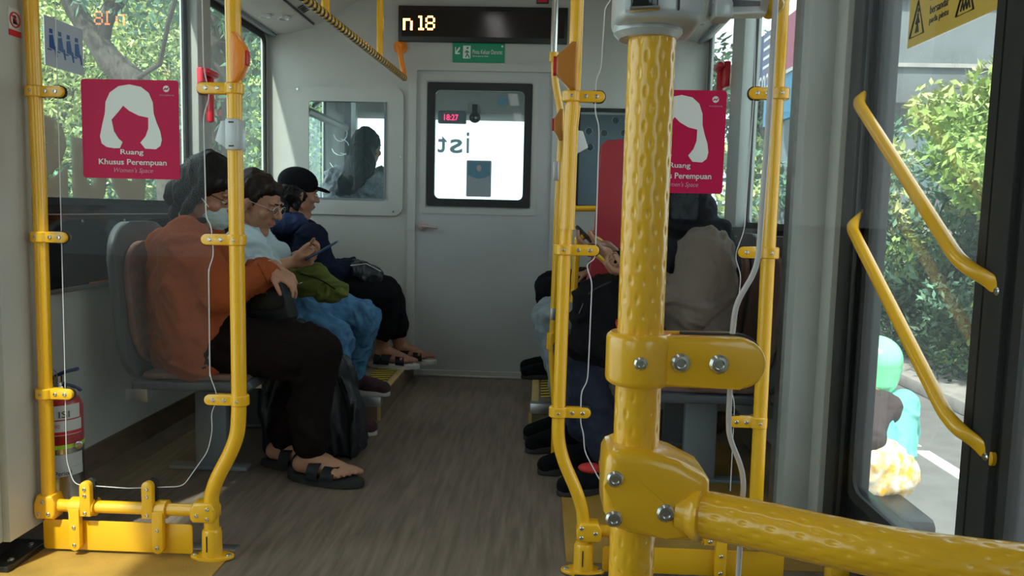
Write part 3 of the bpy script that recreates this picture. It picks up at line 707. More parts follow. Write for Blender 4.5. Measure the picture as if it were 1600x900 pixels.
def edge(par, pts, Y, r, m='acrylic_edge'):
    obj('sheet_edge', MB().tube(fillet([P(a_, b_, Y) for a_, b_ in pts], .02, 4), r, 8), m, par)

Y0 = 2.12
# ---- left screen
t1 = thing('partition_screen', 'yellow tube and clear acrylic screen beside the left pillar', 'screen', (-1.15, Y0, 0))
pole1 = [P(46, -60, Y0), P(48, 0, Y0), P(62, 300, Y0), P(76, 772, Y0)]
obj('pole', MB().tube(pole1, .0185, 20), 'yellow', t1)
pole2 = fillet([P(362, -60, Y0), P(365, 60, Y0), P(374, 640, Y0), P(370, 690, Y0), P(331, 762, Y0), P(330, 800, Y0), P(332, 878, Y0)], .10, 8)
obj('pole', MB().tube(pole2, .0205, 20), 'yellow', t1)
ra, rb = P(52, 785, Y0), P(335, 801, Y0); zr = (ra.z+rb.z)/2
obj('cross_rail', MB().tube([(ra.x, Y0, zr), (rb.x, Y0, zr)], .0175, 18), 'yellow', t1)
def joint(par, x, z, w0, h0, Y=Y0, bl=()):
    # cast tee joint around the crossing of pole and rail
    mb = MB().prism([(x-w0*.4, Y-.026, z-h0/2), (x+w0*.4, Y-.026, z-h0/2), (x+w0*.5, Y-.026, z-h0*.3), (x+w0*.5, Y-.026, z+h0*.15), (x+w0*.36, Y-.026, z+h0/2), (x-w0*.36, Y-.026, z+h0/2), (x-w0*.5, Y-.026, z+h0*.15), (x-w0*.5, Y-.026, z-h0*.3)], (0, .052, 0), .007, 3)
    j = obj('tee_joint', mb, 'yellow', par)
    for u_, v_ in bl: bolt(j, (x+u_*w0, Y-.026, z+v_*h0), (0, -1, 0), .0058)
j1 = P(77, 783, Y0); joint(t1, j1.x, zr, .062, .068, bl=((-.05, .26), (-.26, -.26), (.2, -.26)))
j2 = P(328, 800, Y0); joint(t1, j2.x-.012, zr, .072, .056, bl=((-.22, -.12), (.2, .22), (.2, -.28)))
wfl = P(52, 784, Y0)
f_ = obj('wall_flange', MB().prism([(wfl.x-.004+0*a_, Y0+.022*math.cos(g), zr+.045*math.sin(g)) for g, a_ in [(k_*PI/10, 0) for k_ in range(20)]], (-.012, 0, 0), .002).prism([(wfl.x-.006+.018*math.cos(k_*PI/10), Y0-.02, zr+.044*math.sin(k_*PI/10)) for k_ in range(20)], (0, .01, 0), .002), 'yellow', t1)
for s in (-1, 1): bolt(f_, (wfl.x-.006, Y0-.02, zr+s*.033), (0, -1, 0), .006)
base_flange(t1, V((P(332, 878, Y0).x, Y0, 0)))
for (xp, xt, y_) in ((58, 103, 143), (66, 108, 370), (74, 117, 614)):
    a_, b_ = P(xp-3, y_, Y0), P(xt, y_, Y0); stadium_clamp(t1, a_.x, b_.x, a_.z, Y0)
for (xp, xt, y_) in ((366, 309, 139), (370, 316, 375), (375, 321, 625)):
    a_, b_ = P(xp, y_, Y0), P(xt, y_, Y0); stadium_clamp(t1, a_.x, b_.x, a_.z, Y0)
for px in (140, 236): 
    a_ = P(px, 748, Y0); tbracket(t1, a_.x, a_.z, 0, Y0, zr)
for px in (125, 253):
    a_ = P(px, 842, Y0-.03); tbracket(t1, P(px, 842, Y0).x, 0, .018, Y0, zr, False)
k0, k1 = P(70, 852, Y0), P(301, 812, Y0)
obj('kick_plate', MB().prism([(x, Y0-.004, z) for x, z in rrect(k0.x, .012, k1.x, .098, .008, 3)], (0, .006, 0), .001), 'yellow', t1)
L_out = [(84, -60), (86, 0), (95, 330), (101, 560), (104, 720), (116, 757), (200, 763), (286, 760), (325, 705), (332, 672), (330, 645), (338, 628), (338, 612), (328, 588), (326, 420), (334, 400), (330, 352), (322, 340), (318, 180), (328, 150), (318, 105), (316, 0), (315, -60)]
sh_, _w = sheet(t1, L_out, Y0-.0025)
edge(sh_, L_out[:15], Y0-.003, .0013); edge(sh_, L_out[13:], Y0-.003, .0017)
# ---- right screen
t2 = thing('partition_screen', 'yellow tube and clear acrylic screen beside the right door post', 'screen', (.4, Y0, 0))
pole3 = fillet([P(904, -60, Y0), P(902, 0, Y0), P(897, 140, Y0), P(892, 205, Y0), P(886, 345, Y0), P(882, 400, Y0), P(874, 620, Y0), P(871, 700, Y0), P(909, 785, Y0), P(912, 830, Y0), P(911, 889, Y0)], .07, 8)
obj('pole', MB().tube(pole3, .0175, 20), 'yellow', t2)
obj('pole_sleeve', MB().tube([P(895, 165, Y0-.004), P(892, 200, Y0-.004), P(887, 345, Y0-.004), P(886, 358, Y0-.004)], [.021, .0195, .0195, .021], 18), 'yellow', t2)
pole4 = [P(1227, -60, Y0), P(1222, 0, Y0), P(1200, 400, Y0), P(1181, 790, Y0), P(1178, 850, Y0)]
obj('pole', MB().tube(pole4, .0185, 20), 'yellow', t2)
a_, b_ = P(915, 822, Y0), P(1185, 826, Y0); zr2 = zr-.015
obj('cross_rail', MB().tube([(a_.x, Y0, zr2), (b_.x+.10, Y0, zr2)], .0165, 18), 'yellow', t2)
joint(t2, P(920, 822, Y0).x, zr2, .07, .054, bl=((-.3, .25), (-.3, -.25), (.25, 0)))
joint(t2, P(1181, 822, Y0).x, zr2, .06, .06, bl=((0, .25), (.2, -.2)))
base_flange(t2, V((P(911, 889, Y0).x, Y0, 0)))
for (xp, xt, y_) in ((893, 945, 151), (880, 936, 390), (872, 923, 643)):
    a_, b_ = P(xp, y_, Y0), P(xt, y_, Y0); stadium_clamp(t2, a_.x, b_.x, a_.z, Y0, h=.029)
for (xp, xt, y_) in ((1218, 1169, 147), (1202, 1152, 395), (1184, 1137, 659)):
    a_, b_ = P(xp, y_, Y0), P(xt, y_, Y0); stadium_clamp(t2, a_.x, b_.x, a_.z, Y0, h=.031)
for px in (985, 1110):
    a_ = P(px, 775, Y0); tbracket(t2, a_.x, a_.z, 0, Y0, zr2)
for px in (1123, 960):
    tbracket(t2, P(px, 870, Y0).x, 0, .008, Y0, zr2, False)
k0, k1 = P(941, 880, Y0), P(1226, 850, Y0)
obj('kick_plate', MB().prism([(x, Y0-.004, z) for x, z in rrect(k0.x, .008, k1.x, .082, .008, 3)], (0, .006, 0), .001), 'yellow', t2)
R_out = [(962, -60), (955, 0), (945, 12), (944, 30), (939, 108), (931, 124), (930, 178), (935, 192), (936, 210), (930, 405), (917, 412), (919, 425), (925, 440), (920, 560), (918, 596), (908, 612), (907, 662), (912, 678), (913, 705), (938, 752), (962, 774), (1100, 776), (1141, 767), (1148, 630), (1140, 600), (1158, 430), (1148, 400), (1163, 360), (1178, 150), (1182, 0), (1186, -60)]
sh2, _w = sheet(t2, R_out, Y0-.0025)
edge(sh2, R_out[:22], Y0-.003, .0016); edge(sh2, R_out[22:], Y0-.003, .0012)

# ---- pink women's area signs on both sheets
def pink_sign(x0, y0, x1, y1, Y, label):
    a_, b_ = P(x0, y1, Y), P(x1, y0, Y); W_, H_ = b_.x-a_.x, b_.z-a_.z
    s_ = obj('wall_sign', MB().prism([(x, Y, z) for x, z in rrect(a_.x, a_.z, b_.x, b_.z, .008, 4)], (0, -.002, 0)), 'pink'); tag(s_, label, 'sign')
    Yf = Y-.0022
    hair = [(475, 640), (482, 672), (505, 688), (540, 693), (565, 692), (578, 664), (560, 648), (540, 615), (530, 562), (560, 528), (585, 497), (612, 520), (655, 541), (699, 550), (698, 600), (685, 635), (660, 665), (682, 692), (730, 694), (752, 678), (759, 650), (752, 610), (736, 570), (724, 530), (721, 480), (703, 437), (668, 410), (615, 400), (565, 409), (525, 438), (505, 480), (500, 535), (487, 585)]
    def q(a, b): return V((a_.x+(a-392)/(838-392)*W_, Yf, a_.z+(832-b)/(832-378)*H_))
    hp = [q(*h_) for h_ in hair]; 
    obj('hair_symbol', MB().prism(hp, (0, -.001, 0)), 'sign_white', s_)
    text('lettering', 'Ruang', q(568, 727), (1, 0, 0), (0, 0, 1), W_*105/446, H_*30/454, 'sign_white', s_, bold=.009)
    text('lettering', 'Khusus Perempuan', q(467, 776), (1, 0, 0), (0, 0, 1), W_*312/446, H_*34/454, 'sign_white', s_, bold=.009)
    text('lettering', "Women's Space", q(536, 810), (1, 0, 0), (0, 0, 1), W_*180/446, H_*28/454, 'sign_pinkish2', s_, shear=.3)
    c = q(783, 417); obj('emblem', MB().lathe(c, (0, -1, 0), [(0, .0085), (.001, .0085)], 20), 'sign_white', s_)
    obj('emblem_slash', MB().prism([c+V((-.009, -.0012, -.005)), c+V((-.002, -.0012, .003)), c+V((.0, -.0012, -.001)), c+V((.009, -.0012, .006)), c+V((.002, -.0012, -.004)), c+V((-.0, -.0012, .0))], (0, -.0006, 0)), 'pink', s_)
    text('lettering', 'transjakarta', q(752, 452), (1, 0, 0), (0, 0, 1), W_*66/446, H_*11/454, 'sign_pinkish2', s_)
mat('sign_pinkish2', (.62, .22, .32), .5)
pink_sign(131, 126, 279, 277.5, Y0-.004, "pink women's space sign with white hair symbol on the left screen")
pink_sign(989, 142, 1136, 300, Y0-.004, "pink women's space sign half hidden behind the thick yellow pole")

# ================================================================== THE NEAR GRAB POLE
YN = .74
def dimpled(path, R, seg, period, name, par, m='yellow', phase=0, step=.0011, depth=.0011):
    # resample path, displace radius with staggered lengthwise dimples
    pts = [V(p_) for p_ in path]; L = [0]
    for i in range(1, len(pts)): L.append(L[-1]+(pts[i]-pts[i-1]).length)
    n = int(L[-1]/step); rs = []
    j = 0
    for i in range(n+1):
        s_ = L[-1]*i/n
        while j < len(L)-2 and L[j+1] < s_: j += 1
        rs.append(pts[j].lerp(pts[j+1], (s_-L[j])/(L[j+1]-L[j])))
    bm = bmesh.new(); cols = 10; prev = None
    t = (rs[1]-rs[0]).normalized(); u, v = frame(t)
    for i, p_ in enumerate(rs):
        t = (rs[min(i+1, n)]-rs[max(0, i-1)]).normalized(); u = (u-u.dot(t)*t).normalized(); v = t.cross(u); s_ = L[-1]*i/n; ring = []
        for k_ in range(seg):
            g = k_/seg*2*cols; c = round(g); du = (g-c)*(PI*R/cols)
            ds = (s_/period+phase+(.5 if c % 2 else 0)); dv = (ds-round(ds))*period
            h_ = depth*math.exp(-(du/.0016)**2-(dv/.0042)**2)
            ring.append(bm.verts.new(p_+(R-h_)*(math.cos(2*PI*k_/seg)*u+math.sin(2*PI*k_/seg)*v)))
        if prev:
            for k_ in range(seg): bm.faces.new((prev[k_], prev[(k_+1) % seg], ring[(k_+1) % seg], ring[k_]))
        prev = ring
    mb = MB(); mb.bm.free(); mb.bm = bm; return obj(name, mb, m, par, angle=180)
pb, pt_ = P(981, 905, YN), P(1024, 0, YN); xN = (P(984, 860, YN).x+P(1022, 60, YN).x)/2
t3 = thing('grab_pole', 'thick dimpled yellow pole in the right foreground with a curved side rail', 'pole', (xN, YN, 0))
RN = .0216
dimpled([(xN, YN, .66), (xN, YN, 1.235)], RN, 120, .031, 'pole', t3)
obj('pole_lower', MB().tube([(xN, YN, 0), (xN, YN, .661)], RN, 32), 'yellow', t3)
obj('pole_foot', MB().lathe((xN, YN, 0), (0, 0, 1), [(0, .06), (.01, .06), (.015, .035), (.06, .03), (.065, .024)], 28), 'yellow', t3)
obj('pole_upper', MB().tube([(xN, YN, 1.47), (xN, YN, ZC)], RN, 32), 'yellow', t3)
# upper clamp with long tab towards the acrylic sheet
zc = (P(1000, 530, YN-.03).z+P(1000, 605, YN-.03).z)/2; hh = .0235
xt = P(1198, 567, YN-.02).x
mb = MB(); pts = []
for k_ in range(13): g = -PI/2+k_*PI/12; pts.append((xt-hh+hh*math.cos(g), zc+hh*math.sin(g)))
pts += [(xN, zc+hh), (xN, zc-hh)]
mb.prism([(x, YN-.022, z) for x, z in pts], (0, .022, 0), .004, 3)
mb.lathe((xN, YN, zc-hh-.001), (0, 0, 1), [(0, .0275), (.003, .031), (.006, .0318), (2*hh-.004, .0318), (2*hh-.001, .031), (2*hh+.002, .0275)], 40)
cN = obj('clamp', mb, 'yellow', t3)
obj('rubber_pad', MB().prism([(x+.0025, YN+.0001, zc+(z-zc)*1.05) for x, z in pts[:13]]+[(xt-.075, YN, zc+hh*1.05), (xt-.075, YN, zc-hh*1.05)], (0, .011, 0), .001), 'rubber', cN)
obj('clamp_rear', MB().prism([(x, YN+.011, z) for x, z in pts], (0, .012, 0), .003), 'yellow', cN)
q = P(1001, 569, YN-.032); bolt(cN, (q.x, YN-.0316, zc), (0, -1, 0), .0062)
for px in (1063, 1123): q = P(px, 570, YN-.022); bolt(cN, (q.x, YN-.022, zc), (0, -1, 0), .0092)
# tee joint carrying the curved rail
jp = [(947, 722), (953, 712), (968, 706), (1020, 710), (1060, 722), (1104, 745), (1112, 755), (1111, 800), (1100, 840), (1088, 846), (1040, 842), (985, 838), (958, 828), (944, 805), (944, 760)]
mbj = MB().prism([P(a, b, YN-.039) for a, b in jp], (0, .071, 0), .011, 4)
jN = obj('tee_joint', mbj, 'yellow', t3)
for px, py, r_ in ((961, 748, .0078), (959, 810, .0078), (1040, 801, .0086)): bolt(jN, P(px, py, YN-.0385), (0, -1, 0), r_)
zrl = .727
rail = []
for px, py in ((1085, 800), (1150, 813), (1220, 828), (1300, 846), (1380, 862), (1450, 874), (1530, 884), (1610, 893), (1700, 902)):
    q = PZ(px, py, zrl); rail.append(q)
# smooth
sm = []
for i in range(len(rail)-1):
    a, b, c, d_ = rail[max(i-1, 0)], rail[i], rail[i+1], rail[min(i+2, len(rail)-1)]
    for k_ in range(8):
        s_ = k_/8; sm.append(.5*((2*b)+(c-a)*s_+(2*a-5*b+4*c-d_)*s_*s_+(3*b-a-3*c+d_)*s_**3))
sm.append(rail[-1]); 
for _ in range(12): sm = [sm[0]]+[(sm[i-1]+sm[i]*2+sm[i+1])/4 for i in range(1, len(sm)-1)]+[sm[-1]]
so_ = sm[0]+(sm[0]-sm[3]).normalized()*.013
obj('socket', MB().tube([so_, sm[0], sm[1], sm[2].lerp(sm[1], .3), sm[2]], [.016, .0245, .0262, .0262, .0222], 28), 'yellow', jN)
sm = [so_]+sm
rN = dimpled(sm, RN*1.0, 120, .0245, 'curved_rail', t3, depth=.0009)
end = sm[-1]; obj('rail_end', MB().tube([end, end+V((.12, -.05, 0)), V((XR-.03, end.y-.2, zrl))], RN, 24), 'yellow', t3)
obj('wall_flange', MB().lathe((XR, end.y-.2, zrl), (-1, 0, 0), [(0, .05), (.01, .05), (.015, .03), (.04, .028)], 24), 'yellow', t3)
# near acrylic sheet, held by the clamp
e_ = [(1216, -60), (1212, 0), (1200, 200), (1190, 330), (1186, 392), (1180, 425), (1152, 470), (1146, 500), (1143, 540), (1141, 600), (1138, 660), (1140, 685), (1158, 728), (1162, 755), (1160, 780), (1153, 905)]
ew = [P(a, b, YN+.003) for a, b in e_]; ew[-1].z = .50
sN = obj('acrylic_sheet', MB().prism(ew+[V((.80, YN+.003, .50)), V((.80, YN+.003, ew[0].z))], (0, .006, 0)), 'acrylic', t3)
obj('sheet_edge', MB().tube(fillet(ew, .03, 5), .0026, 10), 'acrylic_edge', sN)
# card validator clamped high on the pole
t = thing('ticket_validator', 'light grey ticket validator clamped at the top of the thick yellow pole', 'machine', (xN, YN, 1.2))
zb = P(1000, 30, YN-.06).z
o_ = [(-.036, -.028), (-.030, -.045), (-.012, -.052), (.022, -.050), (.038, -.040), (.042, -.02), (.042, .045), (-.03, .045), (-.036, .02)]
obj('validator_body', MB().prism([(xN+a, YN+b, zb+.004) for a, b in o_], (0, 0, .22), .008, 3), 'silver_plastic', t)
obj('validator_collar', MB().lathe((xN-.004, YN, zb-.004), (0, 0, 1), [(0, .026), (.005, .031), (.012, .031)], 30), 'silver_plastic', t)
obj('seam', MB().box((xN+.014, YN-.0535, zb+.01), (xN+.0152, YN-.0490, zb+.2)), 'seal', t)
q0 = P(986, 12, YN-.053)
obj('card_slot', MB().box((q0.x-.000, YN-.0535, q0.z), (q0.x+.023, YN-.046, q0.z+.05), .002), 'black_gloss', t)
obj('slot_lip', MB().tube([(q0.x-.001, YN-.053, q0.z-.001), (q0.x+.024, YN-.053, q0.z+.0005)], .0022, 8), 'steel', t)
obj('support_arm', MB().prism([(xN+.045, YN-.03, zb+.012), (xN+.11, YN+.03, zb+.028), (xN+.118, YN+.03, zb+.05), (xN+.05, YN-.03, zb+.05)], (0, .02, 0), .002), 'silver_plastic', t)
obj('arm_slot', MB().prism([(xN+.062, YN-.0168, zb+.022), (xN+.10, YN+.018, zb+.032), (xN+.10, YN+.018, zb+.036), (xN+.062, YN-.0168, zb+.028)], (0, -.002, 0)), 'seal', t)
obj('clip', MB().box((xN+.046, YN-.045, zb+.006), (xN+.062, YN-.02, zb+.022), .003), 'silver_plastic', t)
obj('arm_knob', MB().cap((xN+.118, YN+.03, zb+.036), (xN+.118, YN+.05, zb+.036), .008), 'yellow', t)

# ================================================================== REAR POLES, RAILS, BUTTONS
Y3 = 3.2
t = thing('stanchion', 'slim yellow stanchion with a bright steel upper tube behind the right screen', 'pole', (P(872, 560, Y3).x, Y3, .0))
obj('steel_tube', MB().tube([P(870, -70, Y3), P(865, 88, Y3)], .0135, 16), 'steel', t)
obj('coupling', MB().tube([P(865.5, 82, Y3), P(865, 97, Y3)], .019, 16), 'yellow', t)
pp = fillet([P(866, 92, Y3), P(867, 130, Y3), P(876, 172, Y3), P(878, 200, Y3), P(871, 330, Y3), P(868, 420, Y3), P(862, 560, Y3), P(868, 640, Y3)], .06, 6)
obj('pole', MB().tube(pp+[V((pp[-1].x, Y3, 0))], .0145, 16), 'yellow', t)
obj('hinge_plate', MB().box(P(864, 282, Y3-.02), P(874, 252, Y3-.02)+V((0, .01, 0)), .002), 'alu', t)
obj('hinge_plate', MB().box(P(860, 500, Y3-.02), P(868, 482, Y3-.02)+V((0, .01, 0)), .002), 'alu', t)
obj('collar', MB().tube([P(862, 520, Y3), P(861, 545, Y3)], .02, 16), 'yellow', t)
Y4 = 3.45
t = thing('stanchion', 'short yellow post joined to the seat rail right of the screen pole', 'pole', (P(898, 520, Y4).x, Y4, .1))
a, b = P(901, 385, Y4), P(893, 520, Y4)
obj('post', MB().tube([a, b], .0155, 16), 'yellow', t)
obj('bent_arm', MB().tube(fillet([b, b+V((0, 0, -.05)), V((b.x-.02, Y4, .02)), V((b.x-.02, Y4, .0))], .04), .0155, 14), 'yellow', t)
obj('grab_loop', MB().tube(fillet([a, a+V((0, 0, .05)), P(935, 372, Y4), P(955, 396, Y4), P(960, 412, Y4)], .05), .012, 12), 'yellow', t)
Y5 = 4.5
t = thing('handrail', 'horizontal yellow rail below the right cab window', 'rail', (.5, Y5, 1.0))
a, b = P(894, 326, Y5), P(1133, 327, Y5)
obj('rail_tube', MB().tube([a, V((XR-.01, Y5, b.z))], .0165, 16), 'yellow', t)
obj('rail_bracket', MB().tube([a, V((a.x, YB, a.z))], .0165, 14).lathe((a.x, YB, a.z), (0, -1, 0), [(0, .035), (.008, .035), (.01, .02)], 16), 'yellow', t)
obj('rail_bracket', MB().lathe((XR, Y5, b.z), (-1, 0, 0), [(0, .035), (.01, .035), (.012, .02)], 16), 'yellow', t)
# overhead rail on the left with warning tape and hangers
t = thing('handrail', 'overhead yellow rail wound with black and yellow tape above the seated people', 'rail', (-.83, 3.5, 1.75))
e0 = P(632, 122, 4.58); zo = e0.z; e1 = PZ(474, -4, zo)
e1 = e0+(e1-e0)*2.2
obj('rail_tube', MB().tube([e0, e1], .017, 16), 'yellow', t)
n_ = 46; Lr = (e1-e0).length; dr_ = (e1-e0).normalized(); u_, v_ = frame(dr_)
for i in range(n_):
    s0 = i*.045; c = e0+dr_*s0
    if s0 > Lr-.05: break
    mb = MB(); N_ = 20; st_ = []
    for k_ in range(N_+1):
        g = 2*PI*k_/N_; off = .034*k_/N_
        pt0 = c+dr_*off+.0178*(math.cos(g)*u_+math.sin(g)*v_); st_.append((mb.bm.verts.new(pt0), mb.bm.verts.new(pt0+dr_*.018)))
    for k_ in range(N_): mb.bm.faces.new((st_[k_][0], st_[k_+1][0], st_[k_+1][1], st_[k_][1]))
    obj('tape_band', mb, 'tape_black', t)
tb = P(626, 74, YB)
obj('end_bracket', MB().tube(fillet([V((tb.x, YB, tb.z)), V((tb.x, YB-.07, tb.z)), e0+V((0, 0, .0)), e0+V((0, 0, -.015))], .03), .0165, 16).lathe((tb.x, YB, tb.z), (0, -1, 0), [(0, .04), (.008, .04), (.01, .022)], 18), 'orange', t)
for Yh in (4.0, 3.13, 1.9):
    s_ = (Yh-e0.y)/dr_.y; c = e0+dr_*s_; obj('hanger', MB().tube([c, V((c.x, Yh, ZC))], .0165, 14), 'yellow', t)
# stop buttons
def stop_button(p_, side, label, h=.115, dpt=.028, m='orange'):
    mb = MB(); s = side
    pr = [(0, -h/2), (s*.012, -h/2), (s*dpt, -h*.2), (s*dpt, h*.2), (s*.012, h/2), (0, h/2)]
    t = thing('stop_button', label, 'button', p_)
    obj('button_case', MB().prism([(p_.x+a, p_.y-.020, p_.z+b) for a, b in pr], (0, .04, 0), .005, 3), m, t)
    obj('push_button', MB().box((p_.x+s*(dpt-.002), p_.y-.012, p_.z-.02), (p_.x+s*(dpt+.005), p_.y+.012, p_.z+.02), .003), 'red_plastic', t)
a = P(374, 92, Y0); stop_button(V((a.x-.012, Y0-.01, a.z)), 1, 'orange stop button housing on the left screen pole', .13, .036)
a = P(893, 106, Y0); stop_button(V((a.x+.010, Y0-.02, a.z)), -1, 'brown orange stop button housing on the right screen pole', .12, .05, 'orange_dark')
a = P(879, 196, Y3-.01); stop_button(V((a.x, a.y-.02, a.z)), -1, 'small orange stop button housing on the slim stanchion', .12, .034, 'orange_dark')
# card holder boxes
def card_box(p_, w_, h_, s, label, tone='silver_plastic'):
    t = thing('holder_box', label, 'box', p_)
    obj('box_body', MB().box(p_+V((-w_/2, -.03, -h_/2)), p_+V((w_/2, .03, h_/2)), .005), tone, t)
    obj('flap', MB().prism([p_+V((-s*w_*.5, -.02, h_*.45)), p_+V((-s*w_*.9, -.02, h_*.42)), p_+V((-s*w_*1.35, -.02, -h_*.2)), p_+V((-s*w_*.5, -.02, -h_*.45))], (0, .03, 0), .002), tone, t)
    for zz in (.38, -.38): obj('vent_mark', MB().box(p_+V((-w_*.2, -.0305, h_*zz-.002)), p_+V((w_*.2, -.03, h_*zz+.002))), 'seal', t)
a = P(368, 211, Y0-.005); card_box(a, .036, .082, 1, 'grey plastic box clipped to the left screen pole below the orange button')
a = P(880, 222, Y3-.05); card_box(V((a.x+.03, a.y, a.z)), .05, .10, -1, 'white plastic box on the slim stanchion behind the right screen pole', 'white_plastic')
# emergency hammers
def hammer(X, y, z, s, label):
    t = thing('emergency_hammer', label, 'hammer', (X, y, z))
    obj('holder', MB().box((min(X, X+s*.03), y-.05, z), (max(X, X+s*.03), y+.05, z+.12), .008), 'red_plastic', t)
    obj('hammer_head', MB().cap((X+s*.045, y-.04, z+.10), (X+s*.045, y+.05, z+.10), .018), 'red_plastic', t)
    obj('hammer_grip', MB().box((min(X+s*.02, X+s*.05), y-.0, z-.12), (max(X+s*.02, X+s*.05), y+.035, z+.09), .01), 'red_plastic', t)
a = PX(305, 120, XL+.06); hammer(XL+.05, 3.63, a.z-.07, 1, 'red emergency hammer in its holder on the left window pillar')
a = PX(1133, 130, XR-.06); hammer(XR-.055, 3.87, a.z-.03, -1, 'red emergency hammer on the right window pillar above the pink sign')
# red board
t = thing('seat_board', 'tall red padded board standing by the seats behind the right screen', 'board', (.35, 3.9, .1))
br = [(937, 238), (940, 226), (948, 219), (985, 216), (1000, 218), (1000, 470), (914, 470), (916, 440), (931, 385), (934, 300)]
obj('padding', MB().prism([P(a, b, 3.85) for a, b in br], (0, .05, 0), .012, 3), 'red_board', t)
c = P(950, 470, 3.87); obj('board_leg', MB().box((c.x-.03, 3.86, .104), (c.x+.03, 3.90, c.z+.05)), 'grey_paint', t)

# ================================================================== FIRE EXTINGUISHER
c = P(98, 815, 2.36); ex, ey = c.x, 2.36; R = .066
zt = P(98, 612, 2.36).z; zbm = .01
t = thing('fire_extinguisher', 'red topped steel fire extinguisher standing behind the left screen pole', 'extinguisher', (ex, ey, zbm))
obj('cylinder', MB().lathe((ex, ey, zbm), (0, 0, 1), [(0, R-.008), (.008, R), (.30, R), (zt-zbm-.045, R), (zt-zbm-.02, R*.85), (zt-zbm, R*.4), (zt-zbm+.02, R*.35), (zt-zbm+.025, .01)], 36), 'steel', t)
zm = P(98, 690, 2.36).z
obj('red_sleeve', MB().lathe((ex, ey, zm), (0, 0, 1), [(0, R+.0005), (.001, R+.001), (zt-zm-.045, R+.001), (zt-zm-.02, R*.86), (zt-zm, R*.42), (zt-zm+.001, R*.3)], 36), 'ext_red', t)
obj('lime_band', MB().lathe((ex, ey, zm-.008), (0, 0, 1), [(0, R+.001), (.001, R+.002), (.012, R+.002), (.013, R+.001)], 36), 'lime', t)
def wrap(z0, z1, g0, g1, m, nm, rr=.0022):
    mb = MB(); N_ = 14; prev = None
    for k_ in range(N_+1):
        g = g0+(g1-g0)*k_/N_; d_ = V((math.sin(g), -math.cos(g), 0)); pr_ = [V((ex, ey, z0))+d_*(R+rr), V((ex, ey, z1))+d_*(R+rr)]
        vv = [mb.bm.verts.new(p_) for p_ in pr_]
        if prev: mb.bm.faces.new((prev[0], vv[0], vv[1], prev[1]))
        prev = vv
    return obj(nm, mb, m, t)
zz = lambda y_: P(98, y_, 2.30).z
wrap(zz(657), zz(635), .25, 1.5, 'label', 'label'); wrap(zz(682), zz(659), -1.3, 1.6, 'label', 'label'); wrap(zz(733), zz(712), -1.4, 1.6, 'label', 'label'); wrap(zz(746), zz(733), .2, 1.6, 'label', 'label', .003)
wrap(zz(681), zz(676), -.9, 1.6, 'red_plastic', 'label_band', .0028)
def ctext(s, g, z, wd, h, m):
    d_ = V((math.sin(g), -math.cos(g), 0)); xd = V((math.cos(g), math.sin(g), 0)); text('lettering', s, V((ex, ey, z))+d_*(R+.0036)-xd*wd/2, xd, (0, 0, 1), wd, h, m, t, .001)
ctext('Period', .65, zz(744), .045, .014, 'label_ink'); ctext('ISI', .75, zz(654), .03, .02, 'label_ink'); ctext('SERVVO', .35, zz(670), .03, .012, 'red_plastic')
ctext('2T100T2T', .3, zz(690), .05, .012, 'label_ink')
vz = zt+.02
obj('valve', MB().lathe((ex, ey, zt), (0, 0, 1), [(0, .02), (.03, .018), (.032, .012), (.05, .012)], 18), 'steel', t)
obj('carry_handle', MB().tube(fillet([(ex-.03, ey, vz), (ex+.02, ey, vz+.006), (ex+.065, ey-.01, vz-.002), (ex+.078, ey-.01, vz-.012)], .03), .006, 8, flat=.8), 'ext_blue', t)
obj('squeeze_lever', MB().tube(fillet([(ex-.03, ey, vz+.012), (ex+.01, ey, vz+.04), (ex+.07, ey-.01, vz+.056)], .03), .006, 8), 'ext_blue', t)
obj('safety_pin', MB().tube([(ex-.01+.02*math.cos(k_*PI/8), ey-.02, vz+.035+.02*math.sin(k_*PI/8)) for k_ in range(16)], .0015, 6, closed=True), 'steel', t)
obj('seal_tag', MB().box((ex-.028, ey-.03, vz+.012), (ex-.006, ey-.026, vz+.062), .002), 'phone_yellow', t)
obj('hose', MB().tube(fillet([(ex-.02, ey, vz), (ex-.07, ey, vz-.02), (ex-.083, ey, .4), (ex-.08, ey, .25)], .05), .010, 10), 'black', t)
obj('gauge', MB().lathe((ex+.07, ey-.02, zz(700)), (.6, -.8, 0), [(0, .012), (.008, .012), (.009, .009)], 16), 'steel', t)
tb_ = obj('wall_bracket', MB().box((ex-.16, ey-.01, .2), (ex-.075, ey+.01, .24)), 'black'); tag(tb_, 'black bracket holding the fire extinguisher to the wall', 'bracket')

